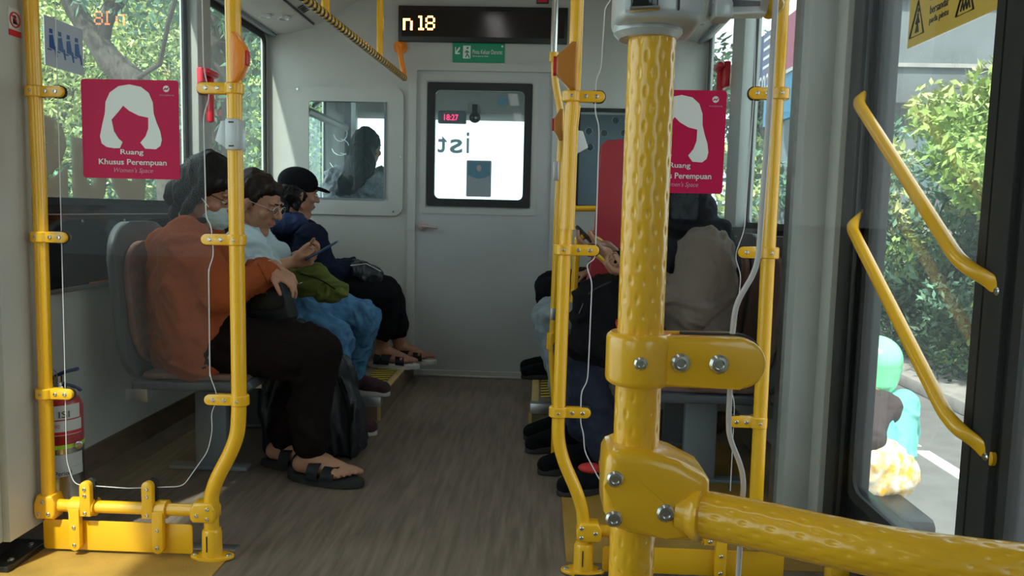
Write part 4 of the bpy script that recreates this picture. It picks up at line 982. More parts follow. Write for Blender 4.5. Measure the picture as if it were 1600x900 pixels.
# ================================================================== SEATS
def make_seat(o, s, zf):
    # origin at floor under the seat, sitter faces s*x; zf floor height
    t = thing('bus_seat', '', 'seat', o); X, Yc, Z = o
    def q(a, b, c): return V((X+s*a, Yc+b, zf+c))
    w = .215
    pan = MB(); pr = [(-.20, .345), (.21, .345), (.235, .365), (.22, .39), (.0, .375), (-.20, .38)]
    pan.prism([q(a, -w, c) for a, c in pr], (0, 2*w, 0), .012, 3); obj('seat_shell', pan, 'seat_shell', t)
    pad = MB().box(q(-.17, -w+.02, .38) if s > 0 else q(.21, -w+.02, .38), q(.21, w-.02, .405) if s > 0 else q(-.17, w-.02, .405), .012); obj('seat_pad', pad, 'seat_pad', t)
    n_ = 14; ol = []
    for yy, zz_ in rrect(-w, .36, w, .93, .13, 7): ol.append(q(-.20-.10*(zz_-.36), yy, zz_))
    obj('backrest_shell', MB().prism(ol, (-s*.03, 0, 0), .008, 3), 'seat_shell', t)
    ol = [q(-.20-.10*(zz_-.36)+.003, yy, zz_) for yy, zz_ in rrect(-w+.035, .42, w-.035, .86, .12, 7)]
    obj('backrest_pad', MB().prism(ol, (s*.022, 0, 0), .008, 3), 'seat_pad', t)
    obj('leg', MB().box(*sorted2(q(-.06, -.02, .012), q(.06, .02, .345)), .006), 'grey_paint', t)
    obj('foot_bar', MB().box(*sorted2(q(-.16, -.03, .0), q(.14, .03, .016)), .005), 'grey_paint', t)
    obj('cross_beam', MB().box(*sorted2(q(-.2, -.03, .32), q(.2, .03, .346)), .004), 'alu', t)
    obj('side_bracket', MB().box(*sorted2(q(-.22, -w+.0, .30), q(-.14, -w+.05, .35)), .006), 'alu', t)
    return t
def sorted2(a, b): return V((min(a.x, b.x), min(a.y, b.y), min(a.z, b.z))), V((max(a.x, b.x), max(a.y, b.y), max(a.z, b.z)))
seats = [((-1.22, 2.88, 0), 1, 0, 'grey bus seat under the woman in the orange sweater'), ((-1.24, 3.46, 0), 1, 0.0, 'grey bus seat under the person in jeans and pale blue shirt'), ((-1.30, 4.28, .104), 1, 0, 'grey bus seat on the left wheel box by the cab wall'),
         ((.62, 2.93, 0), -1, 0, 'grey bus seat under the woman in the dark headscarf'), ((.62, 3.40, 0), -1, 0, 'grey bus seat second from the right screen'), ((.62, 4.28, .104), -1, 0, 'grey bus seat on the right wheel box')]
for o_, s, _, lb in seats:
    t = make_seat(V((o_[0], o_[1], o_[2])), s, o_[2]); t['label'] = lb; t['group'] = 'longitudinal bus seats'
# ================================================================== OUTSIDE
ZG = -1.15
road = struct(obj('floor_road', MB().box((-40, -25, ZG-.1), (40, 90, ZG)), 'asphalt'))
struct(obj('trim_30', MB().box((-40, -25, ZG), (-3.2, 90, ZG+.15)), 'kerb'))
struct(obj('trim_31', MB().box((4.75, -25, ZG), (40, 90, ZG+.16), .02), 'kerb'))
for i, (y0, y1) in enumerate(((-6, 4.5), (5.2, 7.35), (7.5, 10), (12, 30))):
    o = obj('road_line', MB().box((3.56, y0, ZG), (3.70, y1, ZG+.006)), 'paint_white')
    tag(o, ['white lane line stretch beside the bus', 'white lane line stretch seen under the lower door handle', 'white lane line stretch beyond the rider', 'white lane line stretch far ahead'][i], 'road marking', 'white lane line stretches')
import numpy as np
rng = np.random.default_rng(3)
def leaves(name, cs, rad, n, size, m, parent, flat=.55):
    # n single leaves gathered in clumps cs [(x, y, z)] of radius rad
    cs = np.array(cs); idx = rng.integers(0, len(cs), n)
    d = rng.normal(size=(n, 3)); d /= np.linalg.norm(d, axis=1)[:, None]; d *= (rng.random(n)**.45)[:, None]*rad; d[:, 2] *= .75
    c = cs[idx]+d
    a = rng.normal(size=(n, 3)); a[:, 2] -= .3; a /= np.linalg.norm(a, axis=1)[:, None]
    b = np.cross(a, rng.normal(size=(n, 3))); b /= np.linalg.norm(b, axis=1)[:, None]
    s = size*(.6+.8*rng.random(n))[:, None]
    v = np.stack([c-a*s, c+b*s*.38, c+a*s, c-b*s*.38], 1).reshape(-1, 3)
    me = bpy.data.meshes.new(name); me.vertices.add(4*n); me.vertices.foreach_set('co', v.astype(np.float32).ravel())
    me.loops.add(4*n); me.loops.foreach_set('vertex_index', np.arange(4*n, dtype=np.int32)); me.polygons.add(n)
    me.polygons.foreach_set('loop_start', np.arange(0, 4*n, 4, dtype=np.int32)); me.update(calc_edges=True); me.validate()
    o = link(name, me, m, parent); o['kind'] = 'stuff'; return o
def cluster(c, r, k_): return [(c[0]+rng.normal()*r[0]*.55, c[1]+rng.normal()*r[1]*.55, c[2]+rng.normal()*r[2]*.55) for _ in range(k_)]
def tree(label, base, crown, r, n, size, m, m2=None, trunk=.12, k_=16, nm='tree', limbs=4, grp=None):
    t = thing(nm, label, nm if nm == 'tree' else 'shrub', base, grp); b = V(base); c = V(crown)
    mid = b.lerp(c, .5)+V((rng.normal()*.15, rng.normal()*.15, 0))
    obj('trunk', MB().tube(fillet([b, mid, c], .5), trunk, 10), 'bark', t)
    cs = cluster(c, r, k_)
    for i in range(limbs): obj('branch', MB().tube([mid.lerp(c, .3+.15*i), V(cs[i])], [trunk*.5, trunk*.15], 6), 'bark', t)
    leaves('foliage', cs, min(r)*.75, n, size, m, t)
    if m2: leaves('upper_foliage', [(x, y, z+.2) for x, y, z in cs[::2]], min(r)*.7, n//2, size, m2, t)  # second leaf colour on every other clump, set slightly higher
    return t
# left: leaning forked tree in front of the first window
t = thing('tree', 'leaning forked tree trunk crossing the top of the left window', 'tree', (P(300, 400, 6.4).x, 6.4, ZG))
Yt = 6.4
tr1 = fillet([P(85, -90, Yt), P(105, 0, Yt), P(150, 62, Yt), P(175, 100, Yt), P(225, 140, Yt), P(270, 250, Yt), V((P(300, 400, Yt).x, Yt, ZG))], .35)
nn = len(tr1); obj('trunk', MB().tube(tr1, [.062+.085*i/nn for i in range(nn)], 14), 'bark', t)
obj('branch', MB().tube(fillet([P(158, 66, Yt), P(163, 30, Yt), P(180, 5, Yt), P(215, -50, Yt)], .2), .066, 12), 'bark', t)
obj('branch', MB().tube([P(205, 128, Yt), P(250, 100, Yt-.3), P(262, 40, Yt-.5), P(285, -40, Yt-.6)], .018, 8), 'bark', t)
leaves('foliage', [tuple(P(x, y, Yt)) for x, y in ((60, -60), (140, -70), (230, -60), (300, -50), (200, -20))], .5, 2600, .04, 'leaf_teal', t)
t = thing('tree', 'grey tree trunk seen through the front left window', 'tree', (P(352, 400, 7.6).x, 7.6, ZG)); Yt = 7.6
obj('trunk', MB().tube(fillet([P(318, -60, Yt), P(325, 40, Yt), P(345, 120, Yt), P(352, 300, Yt), V((P(352, 300, Yt).x, Yt, ZG))],   .4), .12, 12), 'bark', t)
obj('branch', MB().tube([P(345, 120, Yt), P(372, 60, Yt), P(395, 20, Yt)], .06, 8), 'bark', t)
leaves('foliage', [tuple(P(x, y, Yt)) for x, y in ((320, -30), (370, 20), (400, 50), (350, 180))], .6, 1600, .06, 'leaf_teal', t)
LT = [((-6.5, 9.5), 2.6, 'pale yellow leafed tree near the rear edge of the left window', 'leaf_yellow', 'leaf_bright', .060),
      ((-7.2, 12.0), 3.4, 'tall teal green tree behind the leaning trunk', 'leaf_teal', 'leaf_yellow', .075),
      ((-5.2, 11.5), 1.3, 'low bright bushy tree behind the left pink sign', 'leaf_bright', 'leaf_teal', .06),
      ((-7.5, 15.5), 4.2, 'bright green tree behind the red hammer', 'leaf_bright', 'leaf_yellow', .09),
      ((-6.2, 15.0), 2.4, 'teal leafed tree behind the front left window', 'leaf_teal', 'leaf_bright', .085),
      ((-9.5, 20.5), 4.5, 'far tall tree beyond the front left window', 'leaf_teal', None, .13),
      ((-6.0, 8.6), 1.0, 'low leafy tree behind the seat sticker', 'leaf_teal', 'leaf_yellow', .05),
      ((-7.4, 18.5), 3.2, 'light green tree seen in the cab side window', 'leaf_bright', 'leaf_yellow', .10)]
for (x, y), z, lb, m1, m2, sz in LT:
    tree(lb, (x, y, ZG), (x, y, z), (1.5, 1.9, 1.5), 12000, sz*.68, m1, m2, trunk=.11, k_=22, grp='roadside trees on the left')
tree('low hedge bush at the bottom of the left window', (-5.2, 9.6, ZG), (-5.2, 9.6, .5), (1.0, 2.4, .8), 5000, .05, 'leaf_teal', 'leaf_bright', .05, 20, 'shrub')
tree('dark tree far on the left behind the others', (-11, 15, ZG), (-11, 15, 3.5), (3, 3.5, 3), 6000, .16, 'leaf_dark', 'leaf_teal', .2, 24)
tree('dark tree far on the left beyond the near trunk', (-11, 23, ZG), (-11, 23, 4.5), (3, 4, 3.4), 5000, .20, 'leaf_dark', 'leaf_teal', .2, 24)
bd = thing('building', 'pale building with white window frames beyond the front left window', 'building', (-9.5, 26, ZG))
obj('wall', MB().box((-12, 26, ZG), (-7.6, 32, 7)), 'building_grey', bd)
for i in range(2):
    for j in range(3):
        x0, z0 = -9.6+i*1.0, 1.2+j*1.8
        fr = obj('window', MB().box((x0, 25.9, z0), (x0+.75, 26, z0+1.3)), 'building_glass', bd)
        obj('window_frame', framebars('y', 25.85, .05, x0, x0+.75, z0, z0+1.3, .07, .01), 'building_white', fr)
# right side: hedge, bright tree, fly-over, hoarding, rider
for i in range(7):
    y = 5.4+i*1.25
    o = tree(['hedge clump nearest the bus door', 'second hedge clump along the road from the door', 'third hedge clump along the road from the door', 'fourth hedge clump along the road from the door', 'fifth hedge clump along the road from the door', 'sixth hedge clump along the road from the door', 'hedge clump farthest along the road'][i], (5.75, y, ZG+.1), (5.75+.1*(i % 2), y, -.15), (.62, .75, .75), 3800, .055, 'leaf_dark', 'leaf_teal' if i != 3 else 'leaf_bright', .04, 16, 'shrub', 3, 'hedge along the right kerb')
tree('bright sunlit tree above the hedge outside the right door', (5.6, 9.6, ZG), (5.25, 9.3, 1.95), (.62, .8, .62), 5200, .07, 'leaf_bright', 'leaf_yellow', .07, 18)
tree('green drooping tree behind the upper door handle', (6.2, 11.5, ZG), (6.2, 11.2, 1.2), (.9, .9, .8), 5200, .075, 'leaf_teal', 'leaf_bright', .08, 18)
tree('small fern like plant at the kerb', (5.1, 7.9, ZG+.1), (5.1, 7.9, -.55), (.3, .45, .4), 1800, .07, 'leaf_bright', 'leaf_yellow', .02, 9, 'shrub', 2)
tree('pink flowering shrub beyond the right door', (7.6, 12.6, ZG), (7.6, 12.6, 1.3), (.6, .6, .5), 1800, .07, 'leaf_teal', 'pink', .05, 10, 'shrub', 2)
tree('pale tree beyond the right front window', (5.5, 19.5, ZG), (5.3, 19.5, 3.6), (1.4, 1.6, 1.2), 3000, .13, 'leaf_dark', None, .09, 14)
tree('leafy tree under the hoarding', (5.2, 14.5, ZG), (5.0, 14.2, 1.2), (1.2, 2.6, .9), 6500, .09, 'leaf_teal', 'leaf_yellow', .09, 18)
o = thing('flyover', 'grey concrete flyover deck high beyond the right door', 'bridge', (17, 24, ZG))
obj('deck', MB().box((8.5, 21, 4.0), (30, 27, 6.6), .05), 'building_grey', o); obj('parapet', MB().box((8.5, 20.8, 6.6), (30, 21.1, 7.5)), 'building_grey', o)  # darker than the concrete piers: shade and haze put into the deck colour
obj('edge_line', MB().box((8.5, 20.9, 4.9), (30, 21, 5.0)), 'concrete', o)
for x in (13.5, 24): obj('pier', MB().box((x, 23, ZG), (x+1.4, 25, 4.05), .05), 'concrete', o)
o = thing('building', 'dark glazed building above the hoarding', 'building', (13, 40, ZG)); obj('wall', MB().box((13, 40, ZG), (24, 50, 11)), 'building_grey', o)
for i in range(4):
    for j in range(4): obj('window', MB().box((13.6+i*2.4, 39.9, 2+j*2.2), (15+i*2.4, 40, 3.4+j*2.2)), 'building_glass', o)
o = thing('building', 'low white building beyond the hedge', 'building', (10, 17, ZG)); obj('wall', MB().box((9.3, 17, ZG), (14, 20, 1.6)), 'building_white', o); obj('roof', MB().box((9.1, 16.8, 1.6), (14.2, 20.2, 1.8)), 'concrete', o)
obj('awning', MB().prism([(9.3, 17, 1.3), (10.6, 17, 1.3), (10.6, 16.3, 1.0), (9.3, 16.3, 1.0)], (0, 0, .04)), 'billboard_blue', o)
# hoarding running along the road
XH = 3.9
def hb(p0, p1): a, b = PX(*p0, XH), PX(*p1, XH); return a, b
o = thing('hoarding', 'long roadside hoarding in navy, magenta and blue beyond the right window', 'billboard', (XH, 12, ZG))
ztop = PX(1200, 50, XH).z; zmid = PX(1215, 118, XH).z; zlow = PX(1215, 190, XH).z
ya, yb, yc, yd = PX(1167, 90, XH).y, PX(1186, 90, XH).y, PX(1210, 90, XH).y, PX(1300, 90, XH).y
obj('panel', MB().box((XH, yb, zmid-.1), (XH+.08, ya, ztop)), 'building_grey', o)
pn = obj('panel', MB().box((XH, yc, zmid-.05), (XH+.08, yb, ztop)), 'billboard_navy', o)
obj('panel', MB().box((XH, yd, zmid), (XH+.08, yc, ztop)), 'billboard_magenta', o)
obj('panel', MB().box((XH, yd, zlow), (XH+.08, yc+.5, zmid-.06)), 'billboard_blue', o)
obj('divider', MB().box((XH-.02, yd, zmid-.06), (XH, yc, zmid)), 'building_white', o)
text('lettering', 'S021', (XH-.003, yb-.1, ztop-1.15), (0, -1, 0), (0, 0, 1), yb-yc-.2, .42, 'label', pn)
for i in range(4): obj('print_line', MB().box((XH-.004, yc+.2, zmid+.25+i*.16), (XH, yb-.3, zmid+.30+i*.16)), 'label', pn)
text('lettering', '0 9', (XH-.003, yc-1.2, ztop-1.0), (0, -1, 0), (0, 0, 1), 2.2, .6, 'label', o)
text('lettering', 'DKI', (XH-.003, yc-1.1, zmid-.7), (0, -1, 0), (0, 0, 1), 1.2, .4, 'label', o)
for y in (yd, (yd+ya)/2, ya): obj('post', MB().box((XH+.08, y-.06, ZG), (XH+.2, y+.06, ztop)), 'grey_paint', o)

# ---- rider on a scooter
bx, by = 1.74, 4.35
t = thing('scooter', 'silver scooter ridden alongside the bus outside the right door', 'motorcycle', (bx, by, ZG))
for yy in (-.62, .62):
    w_ = obj('wheel', MB().tube([(bx, by+yy+.24*math.cos(k_*PI/12), ZG+.27+.24*math.sin(k_*PI/12)) for k_ in range(24)], .045, 10, closed=True), 'tyre', t)
    obj('hub', MB().lathe((bx-.03, by+yy, ZG+.27), (1, 0, 0), [(0, .05), (.005, .13), (.055, .13), (.06, .05)], 18), 'alu', w_)
obj('body', MB().prism([(bx-.13, by+a, ZG+b) for a, b in ((-.85, .72), (-.55, .38), (-.2, .25), (.3, .25), (.42, .75), (.34, .98), (.26, .95), (.22, .42), (-.05, .42), (-.12, .70))], (.26, 0, 0), .04, 3), 'bike_body', t)
obj('seat', MB().box((bx-.13, by-.78, ZG+.68), (bx+.13, by-.08, ZG+.78), .04), 'black', t)
obj('tail_lamp', MB().box((bx-.08, by-.90, ZG+.6), (bx+.08, by-.84, ZG+.68), .01), 'tail_lamp', t)
obj('number_plate', MB().box((bx-.09, by-.9, ZG+.42), (bx+.09, by-.885, ZG+.52)), 'black', t)
obj('handlebar', MB().tube(fillet([(bx-.33, by+.22, ZG+1.03), (bx-.1, by+.33, ZG+1.0), (bx+.1, by+.33, ZG+1.0), (bx+.33, by+.22, ZG+1.03)], .05), .014, 10), 'black', t)
obj('fork', MB().tube([(bx, by+.36, ZG+.9), (bx, by+.62, ZG+.27)], .03, 10), 'alu', t)
obj('mudguard', MB().box((bx-.06, by-.85, ZG+.48), (bx+.06, by-.4, ZG+.56), .02), 'black', t)
for s in (-1, 1): obj('mirror', MB().tube([(bx+s*.22, by+.26, ZG+1.03), (bx+s*.27, by+.27, ZG+1.18)], .006, 6).ell((bx+s*.29, by+.27, ZG+1.21), (.05, .012, .035)), 'black', t)
# ================================================================== PEOPLE
UP = V((0, 0, 1))
def headframe(f):
    f = V(f).normalized(); s = f.cross(UP).normalized(); return f, s, s.cross(f)
def head(mb, c, f, neck, k=1.06):
    f, s, u = headframe(f); c = V(c)
    def q(a, b, d): return c+(s*a+f*b+u*d)*k
    def e(a, b, d, r): mb.ell(q(a, b, d), V(r)*k, f, u, 20)
    e(0, -.012, .032, (.074, .093, .086)); e(0, .022, -.035, (.058, .066, .074)); e(0, .028, .0, (.062, .062, .06))
    mb.cap(q(0, .060, -.092), q(0, .066, -.100), .024*k, .02*k)
    for t in (-1, 1):
        mb.cap(q(t*.05, -.005, -.055), q(t*.012, .055, -.098), .017*k, .018*k)
        e(t*.040, .060, -.022, (.022, .02, .02)); e(t*.030, .078, .030, (.026, .010, .008))
        e(t*.072, -.012, -.008, (.009, .018, .030)); mb.ell(q(t*.071, -.006, -.032), .009*k)
        e(t*.012, .098, -.022, (.008, .010, .007))
    mb.cap(q(0, .084, .022), q(0, .108, -.018), .009*k, .0125*k)
    mb.cap(q(-.016, .082, -.050), q(.016, .082, -.050), .009*k); mb.cap(q(-.012, .081, -.062), q(.012, .081, -.062), .0095*k)
    mb.chain([q(0, -.02, -.04), q(0, -.03, -.09), V(neck)], [.052*k, .050*k, .058*k])
    return q, f, s, u
def face_bits(par, q, f, s, u, k=1.06, lids='skin', brow='hair', lips=True):
    for t in (-1, 1):
        obj('eye', MB().ell(q(t*.030, .0800, .008), V((.014, .009, .008))*k, f, u, 14), 'eye_white', par)
        obj('iris', MB().ell(q(t*.030, .0865, .005), V((.006, .004, .006))*k, f, u, 10), 'black', par)
        obj('eyelid', MB().ell(q(t*.030, .0805, .0115), V((.0155, .0100, .0065))*k, f, u, 12), lids, par)
        obj('eyebrow', MB().cap(q(t*.014, .0905, .030), q(t*.044, .0800, .033), .0035*k, .002*k), brow, par)
    if lips: obj('lips', MB().cap(q(-.017, .0865, -.054), q(.017, .0865, -.054), .0065*k), 'lip', par)
def hand(mb, W, d, n, side, curl=.5, k=1.0, spread=.12, tcurl=.4):
    W = V(W); d = V(d).normalized(); n = V(n); n = (n-n.dot(d)*d).normalized(); t = d.cross(n)*side
    mb.cap(W-d*.01, W+d*.02, .026*k, .024*k)
    for i, (o, l, r) in enumerate(((.030, .074, .0088), (.010, .082, .0092), (-.010, .076, .0088), (-.029, .058, .0078))):
        kn = W+d*(.088-.006*abs(i-1))*k+t*o*k; mb.cap(W+t*o*.55*k+d*.01, kn, .0165*k, .0118*k)
        dd = (d+t*spread*(o/.03)*.8).normalized(); a = 0; p_ = kn; cc = curl*(1+.12*i)
        for j, (fr, cu) in enumerate(((.45, .8), (.31, 1.0), (.24, .7))):
            a += cc*cu; e = (dd*math.cos(a)+n*math.sin(a)); p2_ = p_+e*l*fr*k; rr = r*k*(1-.08*j); mb.cap(p_, p2_, rr, rr*.93, 12); p_ = p2_
    b = W+d*.022*k+t*.024*k; e = (d*.65+t*.62+n*.35).normalized(); mb.cap(W+d*.01+t*.01, b+e*.03*k, .018*k, .013*k)
    p_ = b+e*.03*k; e2 = (e+d*.35+n*tcurl-t*.15).normalized(); p2_ = p_+e2*.034*k; mb.cap(p_, p2_, .0118*k, .0105*k); e3 = (e2+n*tcurl*.6-t*.3).normalized(); mb.cap(p2_, p2_+e3*.028*k, .0105*k, .0088*k)
def foot(mb, A, d, zf, k=1.05, toes=True):
    # A ankle; d horizontal foot direction; zf height of the surface under the bare foot
    A = V(A); d = V((d[0], d[1], 0)).normalized(); s = d.cross(UP)
    g = V((A.x, A.y, zf))
    mb.cap(A, g-d*.028*k+UP*.034*k, .034*k, .033*k); mb.cap(g-d*.025*k+UP*.032*k, g+d*.10*k+UP*.022*k+s*.008, .031*k, .022*k)
    mb.cap(A+d*.01, g+d*.12*k+UP*.028*k-s*.010*k, .036*k, .022*k); mb.cap(g+d*.11*k+s*.026*k+UP*.018*k, g+d*.14*k-s*.026*k+UP*.020*k, .019*k)
    if toes:
        for i in range(5):
            b = g+d*(.142-.0085*i)*k+s*(-.036+.0185*i)*k+UP*.017*k; r_ = (.0125 if i == 0 else .0088-.0004*i)*k
            mb.cap(b-d*.02, b+d*.014*k+UP*.003, r_*.95, r_, 12); mb.cap(b+d*.014*k+UP*.003, b+d*(.034-.003*i)*k-UP*.004, r_, r_*.95, 12)
def sandal(par, A, d, zf, straps, k=1.05, white=False):
    A = V(A); d = V((d[0], d[1], 0)).normalized(); s = d.cross(UP); g = V((A.x, A.y, zf))
    ol = []
    for i in range(28):
        a = 2*PI*i/28; L_ = .145*k; x = math.cos(a)*L_+.062*k; wd = (.047 if math.cos(a) > 0 else .038)*k; ol.append(g+d*x+s*math.sin(a)*wd*(1+.15*math.cos(a)))
    so = obj('sandal_sole', MB().prism([p_+UP*.001 for p_ in ol], (0, 0, .028), .006), 'sole' if white else 'rubber', par)
    for (x0, w_, hgt, tw) in straps:
        mb = MB(); N_ = 14; row = []
        for i in range(N_+1):
            a = PI*i/N_; y = math.cos(a)*(.052-.004)*k; z = math.sin(a)**.8*hgt+.026
            row.append([g+d*(x0+e*w_*.5+tw*math.cos(a))+s*y+UP*z*(1 if e < 0 else .92) for e in (-1, 1)])
        for i in range(N_):
            a_, b_, c_, d_ = row[i][0], row[i][1], row[i+1][1], row[i+1][0]; vv = [mb.bm.verts.new(p_) for p_ in (a_, b_, c_, d_)]; mb.bm.faces.new(vv)
        bmesh.ops.remove_doubles(mb.bm, verts=mb.bm.verts, dist=.0005)
        bmesh.ops.solidify(mb.bm, geom=mb.bm.faces, thickness=-.004)
        obj('sandal_strap', mb, 'leather', par)
    return so
def shoe(par, A, d, zf, m, solem='sole', k=1.05, L_=.28):
    A = V(A); d = V((d[0], d[1], 0)).normalized(); s = d.cross(UP); g = V((A.x, A.y, zf))
    mb = MB().cap(A+UP*.0, g-d*.02+UP*.05, .042*k, .043*k).cap(g-d*.03+UP*.045, g+d*.08+UP*.042, .042*k, .042*k).cap(A, g+d*.12+UP*.045, .036, .036*k).cap(g+d*.10+UP*.04+s*.008, g+d*(L_-.11)+UP*.036, .041*k, .034*k)
    u_ = blob('shoe', mb, m, par, vox=.006, it=3)
    ol = []
    for i in range(28):
        a = 2*PI*i/28; x = math.cos(a)*L_*.5+L_*.5-.075; wd = (.049 if math.cos(a) > 0 else .040)*k; ol.append(g+d*x+s*math.sin(a)*wd)
    obj('shoe_sole', MB().prism([p_+UP*.001 for p_ in ol], (0, 0, .024), .006), solem, u_)
    return u_
def torso(mb, pel, neck, shs, hips, rb, rc, rh, belly=None):
    pel, neck = V(pel), V(neck); mid = pel.lerp(neck, .5)
    for h_, s_ in zip(hips, shs): mb.cap(V(h_), V(s_), rh, rc)
    mb.cap(shs[0], shs[1], rc*.92); mb.cap(hips[0], hips[1], rh)
    mb.cap(pel, mid, rb, rb); mb.cap(mid, neck.lerp(pel, .14), rb, rc*.95)
    if belly: mb.ell(belly[0], belly[1])

# ------------------------------------------------ woman in the orange sweater
k = 1.06
pel, neck, hd = P(302, 530, 2.86), P(312, 352, 2.84), P(327, 301, 2.84)
sh = [P(292, 385, 2.72), P(300, 384, 2.98)]; hp = [P(312, 535, 2.77), P(314, 532, 2.94)]
el = [P(345, 456, 2.68), P(362, 450, 3.02)]; wr = [P(422, 424, 2.76), P(428, 416, 2.90)]
kn = [P(492, 552, 2.77), P(492, 548, 2.93)]; an = [P(483, 706, 2.77), P(440, 692, 2.91)]
f_h = (.90, -.12, -.46)
mb = MB(); q, f, s, u = head(mb, hd, f_h, neck)
mb.chain([pel, pel.lerp(neck, .5), neck], [.10, .10, .05])
for i in (0, 1):
    mb.chain([neck, sh[i], el[i], wr[i]], [.05, .04, .030, .026]); mb.chain([pel, hp[i], kn[i], an[i]], [.09, .08, .055, .036])
hand(mb, wr[0], (.88, .0, -.36), (-.3, .2, -.9), -1, .5, .86)
hand(mb, wr[1], (.85, -.15, -.38), (-.4, -.2, -.9), 1, .75, .88)
fd = (.97, -.20)
g0 = .030
foot(mb, (an[0].x, an[0].y, .085), fd, g0); foot(mb, (an[1].x, an[1].y, .085), fd, g0)
w1 = blob('person', mb, 'skin', None, vox=.0048, it=3, origin=(pel.x, pel.y, 0))
tag(w1, 'woman in an orange sweater and face mask seated nearest on the left, looking down', 'person', )
face_bits(w1, q, f, s, u, lips=False)
mb = MB(); torso(mb, pel, neck, sh, hp, .160, .105, .145); mb.cap(P(283, 400, 2.86), P(303, 490, 2.86), .122, .15); mb.cap(P(330, 440, 2.86), P(335, 500, 2.86), .11, .14)
for i in (0, 1): mb.chain([sh[i], el[i], wr[i].lerp(el[i], .12)], [.095, .076, .047])
mb.cap(neck+V((0, 0, -.03)), neck+V((.005, 0, .0)), .085, .072)
sw_ = blob('sweater', mb, 'sweater', w1, vox=.008, it=6, wr=.011, ws=8, st=(1, 1, .8))
# hem cut: ribbed band
hem = MB(); c0 = P(322, 521, 2.86)
for i in range(1): hem.tube([c0+V((.170*math.cos(a)-.012*math.cos(a)*0, .165*math.sin(a), .012*math.sin(a*2))) for a in [2*PI*j/40 for j in range(40)]], .020, 10, closed=True, flat=1)
obj('sweater_hem', hem, 'sweater', sw_)
for i in (0,): obj('cuff', MB().tube([wr[0].lerp(el[0], .16), wr[0].lerp(el[0], .03)], [.046, .040], 18), 'sweater', sw_)
obj('collar', MB().tube([neck+V((.062*math.cos(a), .066*math.sin(a), .012+.012*math.cos(a))) for a in [2*PI*j/24 for j in range(24)]], .012, 8, closed=True), 'black_cloth', sw_)
bl_ = MB(); bl_.cap(P(300, 540, 2.80), P(345, 545, 2.80), .115, .10); blob('blouse', bl_, 'batik', w1, vox=.008, wr=.006)
mb = MB(); mb.cap(hp[0], hp[1], .125)
mb.chain([hp[0], kn[0]], [.125, .098]); mb.chain([kn[0], an[0].lerp(kn[0], .10)], [.092, .070]); mb.chain([hp[1], kn[1]], [.12, .095]); mb.chain([kn[1], an[1].lerp(kn[1], .12)], [.09, .070])
mb.cap(kn[0]+V((.0, 0, -.09)), an[0].lerp(kn[0], .2)+V((-.015, 0, 0)), .075, .066)
blob('trousers', mb, 'brown_trousers', w1, vox=.008, it=5, wr=.010, ws=7)
hr = MB(); hr.ell(q(0, -.022, .040), V((.086, .100, .094))*k, f, u); hr.ell(q(0, -.045, -.02), V((.088, .075, .085))*k, f, u); hr.cap(q(0, -.05, -.03), q(0, -.058, -.115), .072*k, .045*k)
for t in (-1, 1): hr.cap(q(t*.066, .010, .045), q(t*.074, -.012, -.085), .026*k, .018*k); hr.cap(q(t*.045, .058, .062), q(t*.07, .02, .02), .022*k, .018*k)
hr.cap(q(0, .04, .085), q(0, .066, .062), .04*k, .026*k)
blob('hair', hr, 'hair', w1, vox=.006, it=3, wr=.005, ws=16, st=(1.2, 1.2, .5))
bn = MB().ell(P(283, 300, 2.85), (.055, .055, .055)).ell(P(277, 308, 2.85), (.045, .05, .042)); blob('hair_bun', bn, 'hair', w1, vox=.006, wr=.004, ws=20)
mk = MB().ell(q(0, .058, -.058), V((.056, .050, .056))*k, f, u).ell(q(0, .088, -.035), V((.022, .025, .03))*k, f, u); mko = blob('face_mask', mk, 'mask', w1, vox=.005, it=3, wr=.003, ws=30, st=(.3, .3, 2))
for t in (-1, 1): obj('ear_loop', MB().tube([q(t*.056, .05, -.03), q(t*.068, .02, -.012), q(t*.078, -.012, .012)], .0018, 6), 'white', mko)
for t in (-1, 1): obj('spectacle_arm', MB().tube([q(t*.05, .085, .012), q(t*.075, -.01, .012)], .0018, 6), 'black', w1)
for i, nm in ((0, 0), (1, 1)):
    sandal(w1, (an[i].x, an[i].y, 0), fd, 0.001, [(.045, .042, .066, -.010), (.105, .050, .047, -.012)])
obj('ring', MB().tube([wr[1]+V((.098, .0, -.062))+V((.008*math.cos(a), .011*math.sin(a), .004*math.cos(a))) for a in [j*PI/6 for j in range(12)]], .0022, 6, closed=True), 'steel', w1)
# her handbag
bgp = [(388, 452), (400, 443), (434, 436), (441, 452), (455, 497), (450, 508), (430, 516), (402, 515), (388, 500), (384, 470)]
hb_ = MB().prism([P(a, b, 2.80) for a, b in bgp], (0, .10, 0), .016, 3)
hbg = obj('handbag', hb_, 'leather'); tag(hbg, 'black leather handbag with two small metal studs on the lap of the woman in orange', 'bag')
for px, py in ((412, 453), (417, 458)): obj('stud', MB().ell(P(px, py, 2.797), .0042), 'gold', hbg)
obj('clasp', MB().lathe(P(433, 465, 2.80), (0, -1, 0), [(0, .007), (.004, .006)], 14), 'gold', hbg)
obj('flap', MB().prism([P(a, b, 2.797) for a, b in ((388, 452), (400, 443), (434, 436), (441, 452), (446, 470), (436, 484), (405, 487), (388, 478))], (0, -.004, 0), .0015), 'leather', hbg)
obj('handle', MB().tube(fillet([P(396, 446, 2.84), P(402, 420, 2.84), P(424, 416, 2.84), P(432, 440, 2.84)], .04), .006, 8), 'leather', hbg)
